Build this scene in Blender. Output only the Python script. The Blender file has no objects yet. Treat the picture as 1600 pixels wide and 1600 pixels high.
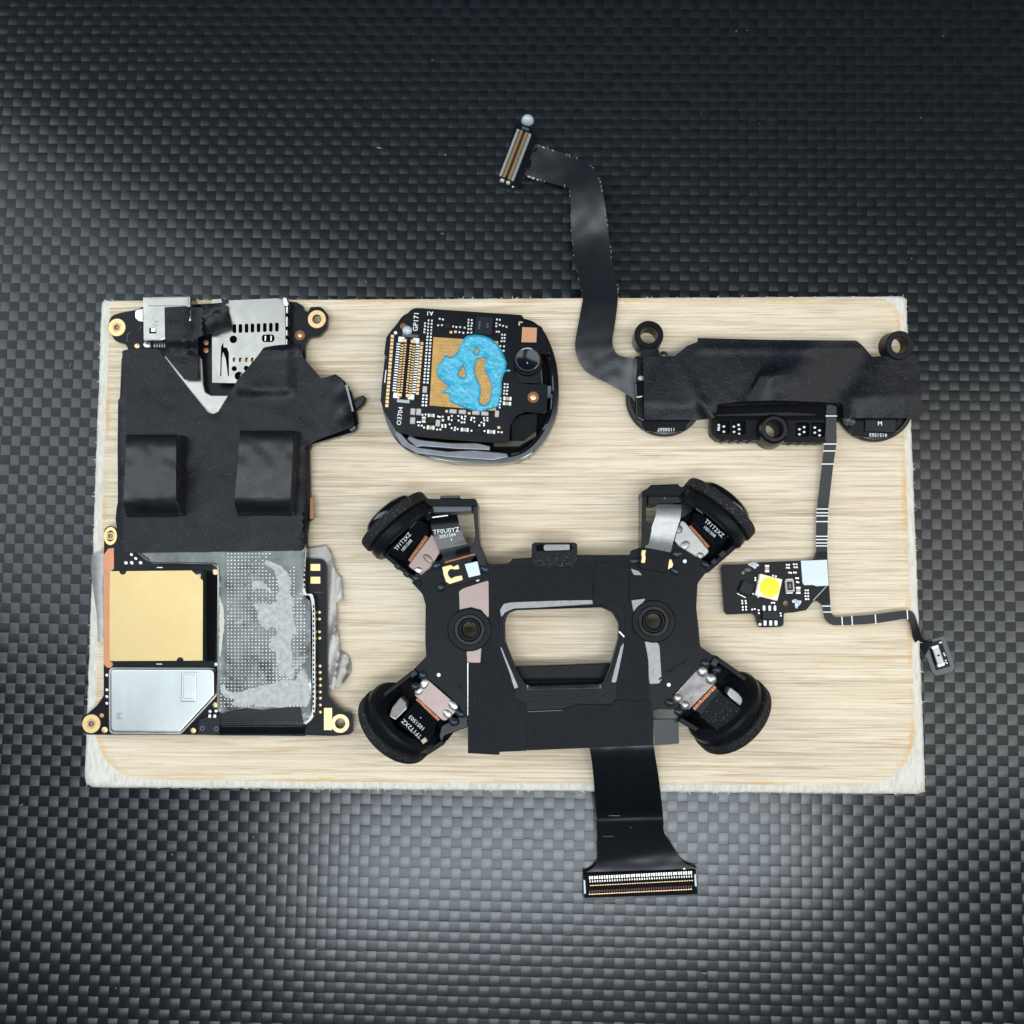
import bpy, bmesh, math, random
import numpy as np
from mathutils import Vector, Matrix, Quaternion
from mathutils.geometry import delaunay_2d_cdt
from mathutils import noise as mnoise

random.seed(7)
SC = bpy.context.scene
COL = SC.collection
R = math.radians

# ---------------------------------------------------------------- camera
# 1 unit of "px" = 0.1 mm on the top of the wooden block; z = 0 is the carbon sheet
PX = 1e-4
F = 1640.0
BLOCK = 95.0                       # thickness of the block, 9.5 mm
ZW = BLOCK * PX
down_cam = Vector((41, -146, -F)).normalized()
q = down_cam.rotation_difference(Vector((0, 0, -1)))
CROT = q.to_matrix()
CPOS = Vector((0, 0, ZW)) - (CROT @ Vector((0, 0, -1))) * (F * PX)
cd = bpy.data.cameras.new('camera')
cam = bpy.data.objects.new('camera', cd)
COL.objects.link(cam)
cam.location = CPOS
cam.rotation_euler = CROT.to_euler()
cd.sensor_width = 36.0
cd.lens = 36.0 * F / 1600.0
cd.clip_start = 0.01
cd.clip_end = 20.0
cd.dof.use_dof = True
cd.dof.focus_distance = 0.161
cd.dof.aperture_fstop = 24.0
SC.camera = cam

def W(x, y, h=0.0):
    """photo pixel + height above the block top (0.1 mm) -> world point"""
    d = CROT @ Vector((x - 800.0, 800.0 - y, -F))
    z = ZW + h * PX
    t = (z - CPOS.z) / d.z
    return CPOS + d * t

# ---------------------------------------------------------------- light
world = bpy.data.worlds.new('World')
SC.world = world
world.use_nodes = True
bg = world.node_tree.nodes['Background']
bg.inputs[0].default_value = (0.62, 0.76, 1.0, 1)
bg.inputs[1].default_value = 0.06

def area(name, loc, target, size, power, color, size_y=None):
    l = bpy.data.lights.new(name, 'AREA')
    l.energy = power
    l.color = color
    l.size = size
    if size_y:
        l.shape = 'RECTANGLE'
        l.size_y = size_y
    else:
        l.shape = 'DISK'
    o = bpy.data.objects.new(name, l)
    COL.objects.link(o)
    o.location = loc
    o.rotation_euler = (Vector(target) - Vector(loc)).to_track_quat('-Z', 'Y').to_euler()
    return o

area('window_light', (-0.245, 0.08, 0.235), (-0.05, 0.01, 0), 0.20, 1.30, (0.84, 0.94, 1.0), 0.68)
area('window_light', (0.275, -0.01, 0.245), (0.05, 0, 0), 0.18, 0.88, (1.0, 0.98, 0.93), 0.56)
_p = W(880, 1318, -BLOCK)
_d = (_p - CPOS).normalized()
_r = Vector((_d.x, _d.y, -_d.z))
area('ceiling_lamp', _p + _r * 0.55, _p, 0.33, 1.9, (0.84, 0.93, 1.0), 0.09)
SC.view_settings.view_transform = 'Standard'
SC.view_settings.look = 'None'
SC.view_settings.exposure = 0.0
SC.view_settings.gamma = 1.0

# ---------------------------------------------------------------- materials
MATS = {}
def mat(name, base, rough=0.5, metal=0.0, var=0.0, vs=40.0, bump=0.0, bs=3.0, bdist=0.5,
        spec=0.5, coat=0.0, stretch=None, rvar=0.0, aniso=0.0, speck=0.0, specs=4.0,
        trans=0.0, coat_rough=0.1, sheen=0.0):
    """vs / bs = size of colour and bump features in 0.1 mm; speck = pale specks"""
    if name in MATS:
        return MATS[name]
    m = bpy.data.materials.new(name)
    m.use_nodes = True
    nt = m.node_tree
    N, L = nt.nodes, nt.links
    p = N['Principled BSDF']
    p.inputs['Base Color'].default_value = (*base, 1)
    p.inputs['Roughness'].default_value = rough
    p.inputs['Metallic'].default_value = metal
    p.inputs['Specular IOR Level'].default_value = spec
    p.inputs['Coat Weight'].default_value = coat
    p.inputs['Coat Roughness'].default_value = coat_rough
    p.inputs['Anisotropic'].default_value = aniso
    p.inputs['Transmission Weight'].default_value = trans
    tc = N.new('ShaderNodeTexCoord')
    vec = tc.outputs['Object']
    if stretch:
        mp = N.new('ShaderNodeMapping')
        mp.inputs['Scale'].default_value = stretch
        L.new(vec, mp.inputs['Vector'])
        vec = mp.outputs['Vector']
    def noi(size, detail=4.0, rough_=0.6):
        n = N.new('ShaderNodeTexNoise')
        n.inputs['Scale'].default_value = 10000.0 / size
        n.inputs['Detail'].default_value = detail
        n.inputs['Roughness'].default_value = rough_
        L.new(vec, n.inputs['Vector'])
        return n.outputs['Fac']
    colr = None
    if var > 0:
        mr = N.new('ShaderNodeMapRange')
        mr.inputs['From Min'].default_value = 0.25
        mr.inputs['From Max'].default_value = 0.75
        mr.inputs['To Min'].default_value = 1 - var
        mr.inputs['To Max'].default_value = 1 + var
        L.new(noi(vs), mr.inputs['Value'])
        mx = N.new('ShaderNodeVectorMath')
        mx.operation = 'SCALE'
        mx.inputs[0].default_value = base
        L.new(mr.outputs[0], mx.inputs['Scale'])
        colr = mx.outputs[0]
        L.new(colr, p.inputs['Base Color'])
    if speck > 0:
        cr = N.new('ShaderNodeMapRange')
        cr.inputs['From Min'].default_value = 0.60
        cr.inputs['From Max'].default_value = 0.74
        cr.inputs['To Min'].default_value = 0
        cr.inputs['To Max'].default_value = speck
        L.new(noi(specs, 2.0, 0.5), cr.inputs['Value'])
        ad = N.new('ShaderNodeVectorMath')
        ad.operation = 'ADD'
        if colr:
            L.new(colr, ad.inputs[0])
        else:
            ad.inputs[0].default_value = base
        L.new(cr.outputs[0], ad.inputs[1])
        L.new(ad.outputs[0], p.inputs['Base Color'])
    if rvar > 0:
        mr = N.new('ShaderNodeMapRange')
        mr.inputs['From Min'].default_value = 0.3
        mr.inputs['From Max'].default_value = 0.7
        mr.inputs['To Min'].default_value = max(0.02, rough - rvar)
        mr.inputs['To Max'].default_value = min(1, rough + rvar)
        L.new(noi(vs * 0.7), mr.inputs['Value'])
        L.new(mr.outputs[0], p.inputs['Roughness'])
    if bump > 0:
        b = N.new('ShaderNodeBump')
        b.inputs['Strength'].default_value = bump
        b.inputs['Distance'].default_value = bdist * PX
        L.new(noi(bs, 3.0), b.inputs['Height'])
        L.new(b.outputs[0], p.inputs['Normal'])
        if coat > 0:
            L.new(b.outputs[0], p.inputs['Coat Normal'])
    MATS[name] = m
    return m

M = {}
M['pcb'] = mat('black_solder_mask', (0.006, 0.007, 0.009), 0.24, var=0.3, vs=60, bump=0.2, bs=14, bdist=0.2, rvar=0.05, spec=0.13)
M['pcb_edge'] = mat('board_edge', (0.10, 0.075, 0.05), 0.55, var=0.3, vs=10)
M['gold'] = mat('gold_plating', (0.72, 0.49, 0.24), 0.36, 0.6, var=0.08, vs=20, bump=0.12, bs=6)
M['gold_lid'] = mat('gold_chip_lid', (0.50, 0.37, 0.175), 0.38, 0.85, var=0.07, vs=160, bump=0.10, bs=60, bdist=2.0, rvar=0.1)
M['copper'] = mat('copper_strip', (0.55, 0.23, 0.12), 0.5, 0.5, var=0.12, vs=30, bump=0.1, bs=6)
M['brown'] = mat('bare_brown_ring', (0.20, 0.075, 0.025), 0.45, 0.2)
M['steel'] = mat('stamped_steel', (0.34, 0.33, 0.30), 0.34, 1.0, var=0.12, vs=50, bump=0.14, bs=7, bdist=0.4, rvar=0.1)
M['can'] = mat('brushed_shield_steel', (0.42, 0.435, 0.425), 0.36, 1.0, var=0.10, vs=70, bump=0.10, bs=9, stretch=(1, .35, 1), rvar=0.06)
M['spreader'] = mat('dull_heat_spreader', (0.10, 0.104, 0.10), 0.25, 1.0, var=0.45, vs=40, bump=0.5, bs=26, bdist=1.8, rvar=0.08)
M['bright_edge'] = mat('bright_cut_edge', (0.58, 0.57, 0.53), 0.3, 1.0)
M['grease'] = mat('dried_thermal_grease', (0.43, 0.44, 0.425), 0.6, var=0.3, vs=9, bump=1.0, bs=4, bdist=2.6)
M['tape'] = mat('matte_black_tape', (0.006, 0.007, 0.010), 0.36, var=0.25, vs=25, bump=0.7, bs=3.4, bdist=0.8, spec=0.20, speck=0.026, specs=3.6)
M['tape_blue'] = mat('greyed_tape_edge', (0.10, 0.12, 0.16), 0.5, var=0.25, vs=9, bump=0.4, bs=3)
M['film'] = mat('smooth_black_film', (0.007, 0.009, 0.012), 0.44, var=0.3, vs=30, bump=0.25, bs=40, bdist=3.0, rvar=0.06, spec=0.5)
M['cloth'] = mat('black_acetate_tape', (0.006, 0.007, 0.009), 0.48, var=0.25, vs=16, bump=0.7, bs=3.6, bdist=0.8, speck=0.014, specs=3.4, spec=0.09)
M['foam'] = mat('black_foam', (0.010, 0.010, 0.011), 0.75, var=0.4, vs=4, bump=1.0, bs=3.4, bdist=3.0, speck=0.12, specs=2.6, spec=.3)  # pale specks paint small highlights into the foam's colour
M['plastic'] = mat('black_plastic', (0.006, 0.007, 0.008), 0.24, var=0.2, vs=30, bump=0.12, bs=5, rvar=0.06, spec=0.24)
M['plastic_m'] = mat('satin_black_plastic', (0.007, 0.008, 0.010), 0.34, var=0.2, vs=30, bump=0.2, bs=4, spec=0.09)
M['gloss'] = mat('glossy_black', (0.004, 0.005, 0.007), 0.10, var=0.2, vs=30, coat=0.3)
M['glass'] = mat('dark_lens_glass', (0.004, 0.006, 0.010), 0.14, spec=0.6)
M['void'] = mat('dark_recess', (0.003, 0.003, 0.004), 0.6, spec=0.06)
M['flex'] = mat('black_flex_circuit', (0.005, 0.006, 0.008), 0.22, var=0.2, vs=20, bump=0.22, bs=4, stretch=(1, .2, 1), bdist=0.4, spec=0.22)
M['flex_grey'] = mat('grey_flex_circuit', (0.055, 0.065, 0.078), 0.36, var=0.2, vs=18, bump=0.15, bs=4)
M['solder'] = mat('bright_solder', (0.78, 0.79, 0.78), 0.28, 0.5, var=0.15, vs=4, bump=0.4, bs=4, bdist=0.6)
M['cap'] = mat('grey_capacitor', (0.42, 0.40, 0.38), 0.5, 0.1, var=0.15, vs=6, bump=0.2, bs=3)
M['cap_tan'] = mat('tan_component', (0.40, 0.33, 0.24), 0.5, 0.1)
M['ic'] = mat('chip_epoxy', (0.012, 0.014, 0.018), 0.38, var=0.2, vs=8, bump=0.3, bs=2.4, spec=0.15)
M['paste'] = mat('blue_thermal_paste', (0.045, 0.37, 0.54), 0.22, var=0.25, vs=8, bump=0.8, bs=6, bdist=2.6, spec=0.6)
M['pad'] = mat('ochre_pad', (0.48, 0.27, 0.075), 0.48, 0.25, var=0.22, vs=10, bump=0.3, bs=4)
M['pad_dot'] = mat('dull_via', (0.20, 0.17, 0.06), 0.5)
M['white'] = mat('white_print', (0.80, 0.84, 0.84), 0.6)
M['label'] = mat('pale_label', (0.62, 0.70, 0.74), 0.55, var=0.05, vs=30)
M['pink'] = mat('pinkish_metal', (0.27, 0.205, 0.185), 0.46, 0.7, var=0.07, vs=14, bump=0.12, bs=3)
M['silver_m'] = mat('dull_silver', (0.20, 0.20, 0.20), 0.46, 0.8, var=0.2, vs=8, bump=0.4, bs=3)
M['fabric'] = mat('woven_silver_tape', (0.30, 0.285, 0.265), 0.48, 0.75, var=0.16, vs=12, bump=0.5, bs=2.8, bdist=0.6)
M['orange'] = mat('copper_trace', (0.42, 0.13, 0.03), 0.4, 0.5, var=0.6, vs=5, bump=0.4, bs=3)
M['rivet'] = mat('moulded_rivet', (0.016, 0.022, 0.030), 0.30, var=0.2, vs=8, bump=0.1, bs=6)
M['pearl'] = mat('pale_metal_dome', (0.42, 0.415, 0.40), 0.33, 0.75, var=0.1, vs=6)
M['bead'] = mat('clear_glue', (0.66, 0.76, 0.80), 0.10, var=0.12, vs=6, trans=0.35, coat=0.4)
M['led'] = mat('led_phosphor', (0.95, 0.72, 0.0), 0.42, var=0.06, vs=10)
M['led_w'] = mat('led_ceramic', (0.86, 0.80, 0.62), 0.45)
M['brack'] = mat('grey_bracket', (0.15, 0.155, 0.17), 0.34, 0.6, var=0.2, vs=20, bump=0.15, bs=6)
M['nickel'] = mat('matte_nickel', (0.30, 0.30, 0.29), 0.42, 0.85, var=0.1, vs=9, bump=0.2, bs=3)
M['code'] = mat('orange_print', (0.52, 0.24, 0.13), 0.55, var=0.1, vs=8)

# ---------------------------------------------------------------- builders
WL, WR = {}, {}
def reg(o, wl, rz=0.0):
    WL[o.name] = Vector(wl)
    WR[o.name] = rz

def thing(name, label, cat, px, py, h=0.0, group=None):
    o = bpy.data.objects.new(name, None)
    COL.objects.link(o)
    o.empty_display_size = 0.005
    o.location = W(px, py, h)
    reg(o, o.location)
    o['label'] = label
    o['category'] = cat
    if group:
        o['group'] = group
    return o

def link(name, me, parent, wl, rz=0.0, label=None, kind=None):
    o = bpy.data.objects.new(name, me)
    COL.objects.link(o)
    if parent is not None:
        o.parent = parent
        pr = WR[parent.name]
        d = Vector(wl) - WL[parent.name]
        if pr:
            d = Matrix.Rotation(-pr, 3, 'Z') @ d
        o.location = d
        o.rotation_euler = (0, 0, rz - pr)
    else:
        o.location = wl
        o.rotation_euler = (0, 0, rz)
    reg(o, wl, rz)
    if label:
        o['label'] = label
    if kind:
        o['kind'] = kind
    return o

def mesh_from(name, verts, faces, m, smooth=False, mats=None, mi=None):
    me = bpy.data.meshes.new(name)
    me.from_pydata(verts, [], faces)
    for mm in (mats or [m]):
        me.materials.append(mm)
    if mi is not None:
        me.polygons.foreach_set('material_index', mi)
    if smooth:
        me.polygons.foreach_set('use_smooth', [True] * len(me.polygons))
    me.update()
    return me

def crisp(me, deg=42):
    bm = bmesh.new(); bm.from_mesh(me)
    for e in bm.edges:
        if len(e.link_faces) == 2 and e.calc_face_angle(0) > R(deg):
            e.smooth = False
    bm.to_mesh(me); bm.free()

def rnd(pts, r=4.0, seg=4):
    """round the corners of an outline; a point may carry its own radius"""
    out = []
    n = len(pts)
    for i in range(n):
        p = Vector(pts[i][:2])
        rr = pts[i][2] if len(pts[i]) > 2 else r
        a = Vector(pts[i - 1][:2]) - p
        b = Vector(pts[(i + 1) % n][:2]) - p
        if rr <= 0 or a.length < 1e-6 or b.length < 1e-6:
            out.append((p.x, p.y))
            continue
        ca = max(-1, min(1, a.normalized().dot(b.normalized())))
        ang = math.acos(ca)
        if ang > math.pi - 0.15:
            out.append((p.x, p.y))
            continue
        t = min(rr / math.tan(ang / 2), a.length * 0.45, b.length * 0.45)
        p0 = p + a.normalized() * t
        p1 = p + b.normalized() * t
        for k in range(seg + 1):
            u = k / seg
            v = p0 * (1 - u) ** 2 + p * 2 * u * (1 - u) + p1 * u ** 2
            out.append((v.x, v.y))
    return out

def circ(cx, cy, r, n=28, ry=None, rot=0.0, a0=0, a1=360):
    ry = r if ry is None else ry
    c, s = math.cos(R(rot)), math.sin(R(rot))
    out = []
    full = (a1 - a0) >= 359.9
    for k in range(n if full else n + 1):
        a = R(a0 + (a1 - a0) * k / n)
        x, y = r * math.cos(a), ry * math.sin(a)
        out.append((cx + x * c - y * s, cy + x * s + y * c))
    return out

def loop(pts, n=5):
    """closed smooth outline through the points"""
    out = []
    k = len(pts)
    for i in range(k):
        p0, p1, p2, p3 = [Vector(pts[(i + j) % k][:2]) for j in (-1, 0, 1, 2)]
        for a in range(n):
            t = a / n
            v = 0.5 * ((2 * p1) + (p2 - p0) * t + (2 * p0 - 5 * p1 + 4 * p2 - p3) * t * t + (3 * p1 - p0 - 3 * p2 + p3) * t ** 3)
            out.append((v.x, v.y))
    return out

def rect(x0, y0, x1, y1):
    return [(x0, y0), (x1, y0), (x1, y1), (x0, y1)]

def rrect(cx, cy, w, l, rot=0.0):
    c, s = math.cos(R(-rot)), math.sin(R(-rot))
    return [(cx + x * c - y * s, cy + x * s + y * c)
            for x, y in ((-w / 2, -l / 2), (w / 2, -l / 2), (w / 2, l / 2), (-w / 2, l / 2))]

def prism(name, pts, h0, h1, m, parent, bev=0.8, holes=(), label=None, side=None, seg=1, kind=None, tilt=None):
    """outline in photo px lying at height h1, walls straight down to h0; tilt(px,py) adds height"""
    n = len(pts)
    loops = [pts] + [list(h) for h in holes]
    bm = bmesh.new()
    wc = Vector((0, 0, 0))
    for p in pts:
        wc += W(p[0], p[1], h1)
    wc /= n
    wc.z = ZW + h0 * PX
    top_edges, allv = [], []
    for lp in loops:
        vs = []
        for p in lp:
            hh = h1 + (tilt(p[0], p[1]) if tilt else 0.0)
            vs.append(bm.verts.new(W(p[0], p[1], hh) - wc))
        es = [bm.edges.new((vs[i], vs[(i + 1) % len(vs)])) for i in range(len(vs))]
        top_edges += es
        allv.append(vs)
    if holes:
        bmesh.ops.triangle_fill(bm, use_beauty=True, edges=top_edges)
    else:
        bm.faces.new(allv[0])
    for f in bm.faces:
        if f.normal.z < 0:
            f.normal_flip()
    bm.normal_update()
    topf = list(bm.faces)
    for f in topf:
        if f.normal.z < 0:
            f.normal_flip()
    boundary = []
    zb = ZW + h0 * PX - wc.z
    for vs in allv:
        k = len(vs)
        bvs = [bm.verts.new((v.co.x, v.co.y, zb)) for v in vs]
        for i in range(k):
            a, b = vs[i], vs[(i + 1) % k]
            c, d = bvs[(i + 1) % k], bvs[i]
            f = bm.faces.new((a, d, c, b))
            if side is not None:
                f.material_index = 1
            e = bm.edges.get((a, b))
            boundary.append(e)
    bmesh.ops.recalc_face_normals(bm, faces=bm.faces)
    # make sure the top points up
    bm.normal_update()
    tf = [f for f in topf if f.is_valid]
    if tf and sum(f.normal.z * f.calc_area() for f in tf) < 0:
        bmesh.ops.reverse_faces(bm, faces=bm.faces)
    if bev > 0:
        try:
            bmesh.ops.bevel(bm, geom=[e for e in boundary if e and e.is_valid], offset=bev * PX, segments=seg,
                            affect='EDGES', profile=0.6, clamp_overlap=True, material=-1)
        except Exception:
            pass
    me = bpy.data.meshes.new(name)
    bm.to_mesh(me)
    bm.free()
    me.materials.append(m)
    if side is not None:
        me.materials.append(side)
    return link(name, me, parent, wc, label=label, kind=kind)

BOXC = {}
def box(name, cx, cy, w, l, h0, h1, m, parent, rot=0.0, bev=0.5, label=None, taper=0.0):
    s = 1 - h1 / F
    key = (round(w, 1), round(l, 1), round(h1 - h0, 1), m.name, bev, taper)
    me = BOXC.get(key)
    if me is None:
        bm = bmesh.new()
        bmesh.ops.create_cube(bm, size=1.0)
        for v in bm.verts:
            k = 1 - (taper if v.co.z > 0 else 0)
            v.co.x *= w * PX * s * k
            v.co.y *= l * PX * s * k
            v.co.z = (v.co.z + 0.5) * (h1 - h0) * PX
        if bev > 0:
            bmesh.ops.bevel(bm, geom=[e for e in bm.edges if max(v.co.z for v in e.verts) > 0.5 * (h1 - h0) * PX],
                            offset=min(bev, (h1 - h0) * 0.45, w * .3, l * .3) * PX, segments=1, affect='EDGES')
        me = bpy.data.meshes.new(name)
        bm.to_mesh(me)
        bm.free()
        me.materials.append(m)
        BOXC[key] = me
    p = W(cx, cy, h1)
    p.z = ZW + h0 * PX
    return link(name, me, parent, p, R(rot), label=label)

DOMC = {}
def dome(name, cx, cy, r, h0, hh, m, parent, ry=None, rot=0.0, seg=14, label=None):
    ry = ry or r
    key = (round(r, 1), round(ry, 1), round(hh, 1), m.name)
    me = DOMC.get(key)
    if me is None:
        vs, fs = [], []
        rings = 5
        for i in range(rings):
            a = (i / rings) * math.pi / 2
            for k in range(seg):
                t = 2 * math.pi * k / seg
                vs.append((math.cos(a) * r * PX * math.cos(t), math.cos(a) * ry * PX * math.sin(t), math.sin(a) * hh * PX))
        vs.append((0, 0, hh * PX))
        for i in range(rings - 1):
            for k in range(seg):
                k2 = (k + 1) % seg
                fs.append((i * seg + k, i * seg + k2, (i + 1) * seg + k2, (i + 1) * seg + k))
        for k in range(seg):
            fs.append(((rings - 1) * seg + k, (rings - 1) * seg + (k + 1) % seg, rings * seg))
        me = mesh_from(name, vs, fs, m, smooth=True)
        DOMC[key] = me
    return link(name, me, parent, W(cx, cy, h0), R(rot), label=label)

def ring(name, cx, cy, ro, ri, h0, h1, m, parent, bev=0.8, seg=36, ry=None, label=None):
    """flat ring with a hole; lathe with a small chamfer"""
    ky = (ry / ro) if ry else 1.0
    prof = [(ri, h0), (ri, h1 - bev), (ri + bev, h1), (ro - bev, h1), (ro, h1 - bev), (ro, h0)]
    c = W(cx, cy, h1)
    c.z = ZW + h0 * PX
    s = 1 - h1 / F
    vs, fs = [], []
    for k in range(seg):
        t = 2 * math.pi * k / seg
        for r_, h_ in prof:
            vs.append((r_ * s * PX * math.cos(t), r_ * ky * s * PX * math.sin(t), (h_ - h0) * PX))
    n = len(prof)
    for k in range(seg):
        k2 = (k + 1) % seg
        for i in range(n - 1):
            fs.append((k * n + i, k * n + i + 1, k2 * n + i + 1, k2 * n + i)[::-1])
    me = mesh_from(name, vs, fs, m)
    bm = bmesh.new(); bm.from_mesh(me)
    bmesh.ops.recalc_face_normals(bm, faces=bm.faces)
    bm.to_mesh(me); bm.free()
    return link(name, me, parent, c, label=label)

def inside(p, poly):
    x, y = p
    c = False
    n = len(poly)
    for i in range(n):
        x1, y1 = poly[i][:2]
        x2, y2 = poly[i - 1][:2]
        if (y1 > y) != (y2 > y) and x < (x2 - x1) * (y - y1) / (y2 - y1) + x1:
            c = not c
    return c

def dens(poly, step):
    out = []
    n = len(poly)
    for i in range(n):
        a, b = Vector(poly[i][:2]), Vector(poly[(i + 1) % n][:2])
        k = max(1, int((b - a).length / step))
        for j in range(k):
            v = a.lerp(b, j / k)
            out.append((v.x, v.y))
    return out

def edge_dist(p, poly):
    best = 1e9
    n = len(poly)
    P = Vector(p)
    for i in range(n):
        a, b = Vector(poly[i][:2]), Vector(poly[(i + 1) % n][:2])
        ab = b - a
        t = max(0, min(1, (P - a).dot(ab) / max(1e-9, ab.length_squared)))
        d = (P - (a + ab * t)).length
        if d < best:
            best = d
    return best

def drape(name, poly, hf, m, parent, step=8.0, holes=(), thick=2.0, skirt=None, label=None, jag=0.0, kind=None):
    """a thin sheet following hf(px,py), triangulated inside its outline, with real thickness"""
    poly = dens(poly, step)
    if jag:
        poly = [(x + random.uniform(-jag, jag), y + random.uniform(-jag, jag)) for x, y in poly]
    holes = [dens(h, step) for h in holes]
    pts, edges = [], []
    for lp in [poly] + holes:
        b = len(pts)
        pts += lp
        edges += [(b + i, b + (i + 1) % len(lp)) for i in range(len(lp))]
    nb = len(pts)
    xs = [p[0] for p in poly]
    ys = [p[1] for p in poly]
    y = min(ys) + step / 2
    row = 0
    while y < max(ys):
        x = min(xs) + step * (0.5 if row % 2 else 1.0)
        while x < max(xs):
            if inside((x, y), poly) and not any(inside((x, y), h) for h in holes):
                if edge_dist((x, y), poly) > step * 0.45 and all(edge_dist((x, y), h) > step * 0.45 for h in holes):
                    pts.append((x, y))
            x += step
        y += step * 0.87
        row += 1
    faces = [list(range(len(poly)))]
    k = len(poly)
    for h in holes:
        faces.append(list(range(k, k + len(h))))
        k += len(h)
    res = delaunay_2d_cdt([Vector(p) for p in pts], edges, [], 0, 1e-4)
    v2, _, f2 = res[0], res[1], res[2]
    tris = []
    for f in f2:
        cx = sum(v2[i][0] for i in f) / len(f)
        cy = sum(v2[i][1] for i in f) / len(f)
        if inside((cx, cy), poly) and not any(inside((cx, cy), h) for h in holes):
            tris.append(list(f))
    wc = Vector((0, 0, 0))
    top = []
    for v in v2:
        top.append(W(v[0], v[1], hf(v[0], v[1])))
    for t in top:
        wc += t
    wc /= len(top)
    used = {}
    for t in tris:
        for i in range(len(t)):
            e = (t[i], t[(i + 1) % len(t)])
            used[e] = used.get(e, 0) + 1
    n = len(top)
    vs = [t - wc for t in top]
    vs += [Vector((t.x, t.y, (t.z - thick * PX))) - wc for t in top]
    fs = []
    # orient: world normal up
    for t in tris:
        a, b, c = top[t[0]], top[t[1]], top[t[2]]
        if (b - a).cross(c - a).z < 0:
            t.reverse()
    cnt = set()
    for t in tris:
        for i in range(len(t)):
            cnt.add((t[i], t[(i + 1) % len(t)]))
    for t in tris:
        fs.append(tuple(t))
        fs.append(tuple(i + n for i in reversed(t)))
        for i in range(len(t)):
            a, b = t[i], t[(i + 1) % len(t)]
            if (b, a) not in cnt:
                fs.append((a, a + n, b + n, b))
    me = mesh_from(name, vs, fs, m)
    sm = [abs(p.normal.z) > 0.5 for p in me.polygons]
    me.polygons.foreach_set('use_smooth', sm)
    crisp(me)
    return link(name, me, parent, wc, label=label, kind=kind)

def cr(pts, n=6):
    """Catmull-Rom through tuples"""
    out = []
    P = [pts[0]] + list(pts) + [pts[-1]]
    for i in range(1, len(P) - 2):
        p0, p1, p2, p3 = [Vector(P[j]) for j in (i - 1, i, i + 1, i + 2)]
        for k in range(n):
            t = k / n
            out.append(0.5 * ((2 * p1) + (p2 - p0) * t + (2 * p0 - 5 * p1 + 4 * p2 - p3) * t * t + (3 * p1 - p0 - 3 * p2 + p3) * t ** 3))
    out.append(Vector(P[-2]))
    return out

def ribbon(name, left, right, m, parent, thick=2.0, n=6, cross=6, label=None, jit=0.0, mats=None):
    """left/right edges as (px,py,h) lists of equal length"""
    Lc, Rc = cr(left, n), cr(right, n)
    k = len(Lc)
    top = []
    for i in range(k):
        for j in range(cross + 1):
            u = j / cross
            v = Lc[i].lerp(Rc[i], u)
            dh = jit * mnoise.noise(Vector((v.x * .05, v.y * .05, 3.1)))
            top.append(W(v.x, v.y, v.z + dh))
    wc = sum(top, Vector((0, 0, 0))) / len(top)
    N_ = len(top)
    c1 = cross + 1
    vs = [t - wc for t in top] + [Vector((t.x, t.y, t.z - thick * PX)) - wc for t in top]
    fs = []
    a, b, c = top[0], top[1], top[c1]
    flip = (b - a).cross(c - a).z < 0
    def add(f):
        fs.append(tuple(reversed(f)) if flip else tuple(f))
    for i in range(k - 1):
        for j in range(cross):
            q0 = i * c1 + j
            add((q0, q0 + 1, q0 + c1 + 1, q0 + c1))
            add((q0 + N_, q0 + c1 + N_, q0 + c1 + 1 + N_, q0 + 1 + N_))
        q0, q1 = i * c1, (i + 1) * c1
        add((q0, q1, q1 + N_, q0 + N_))
        q0, q1 = i * c1 + cross, (i + 1) * c1 + cross
        add((q0, q0 + N_, q1 + N_, q1))
    for j in range(cross):
        add((j, j + N_, j + 1 + N_, j + 1))
        b_ = (k - 1) * c1
        add((b_ + j, b_ + j + 1, b_ + j + 1 + N_, b_ + j + N_))
    me = mesh_from(name, vs, fs, m)
    me.polygons.foreach_set('use_smooth', [True] * len(me.polygons))
    crisp(me, 50)
    return link(name, me, parent, wc, label=label)

def revolve(name, c, az, tilt, prof, m, parent, seg=56, label=None, mats=None, pm=None, smooth=True, squash=1.0):
    """c = (px,py,h) centre; az = outward direction in image (dx, dy down); tilt = degrees the axis
    points downwards; prof = [(s along axis, radius)]"""
    a2 = Vector((az[0], -az[1], 0)).normalized()
    a = (a2 * math.cos(R(tilt)) + Vector((0, 0, -1)) * math.sin(R(tilt))).normalized()
    v = Vector((-a2.y, a2.x, 0))
    w = a.cross(v).normalized()
    vs, fs, mi = [], [], []
    for k in range(seg):
        t = 2 * math.pi * k / seg
        for s, r in prof:
            vs.append((a * s + (v * math.cos(t) + w * math.sin(t) * squash) * r) * PX)
    n = len(prof)
    for k in range(seg):
        k2 = (k + 1) % seg
        for i in range(n - 1):
            fs.append((k * n + i, k * n + i + 1, k2 * n + i + 1, k2 * n + i))
            if pm:
                mi.append(pm[i])
    me = mesh_from(name, vs, fs, m, mats=mats, mi=mi if pm else None)
    bm = bmesh.new(); bm.from_mesh(me)
    bmesh.ops.remove_doubles(bm, verts=bm.verts, dist=PX * 0.01)
    bmesh.ops.recalc_face_normals(bm, faces=bm.faces)
    for e in bm.edges:
        if len(e.link_faces) == 2 and e.calc_face_angle(0) > R(35):
            e.smooth = False
    for f in bm.faces:
        f.smooth = smooth
    bm.to_mesh(me); bm.free()
    return link(name, me, parent, W(*c), label=label)

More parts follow.
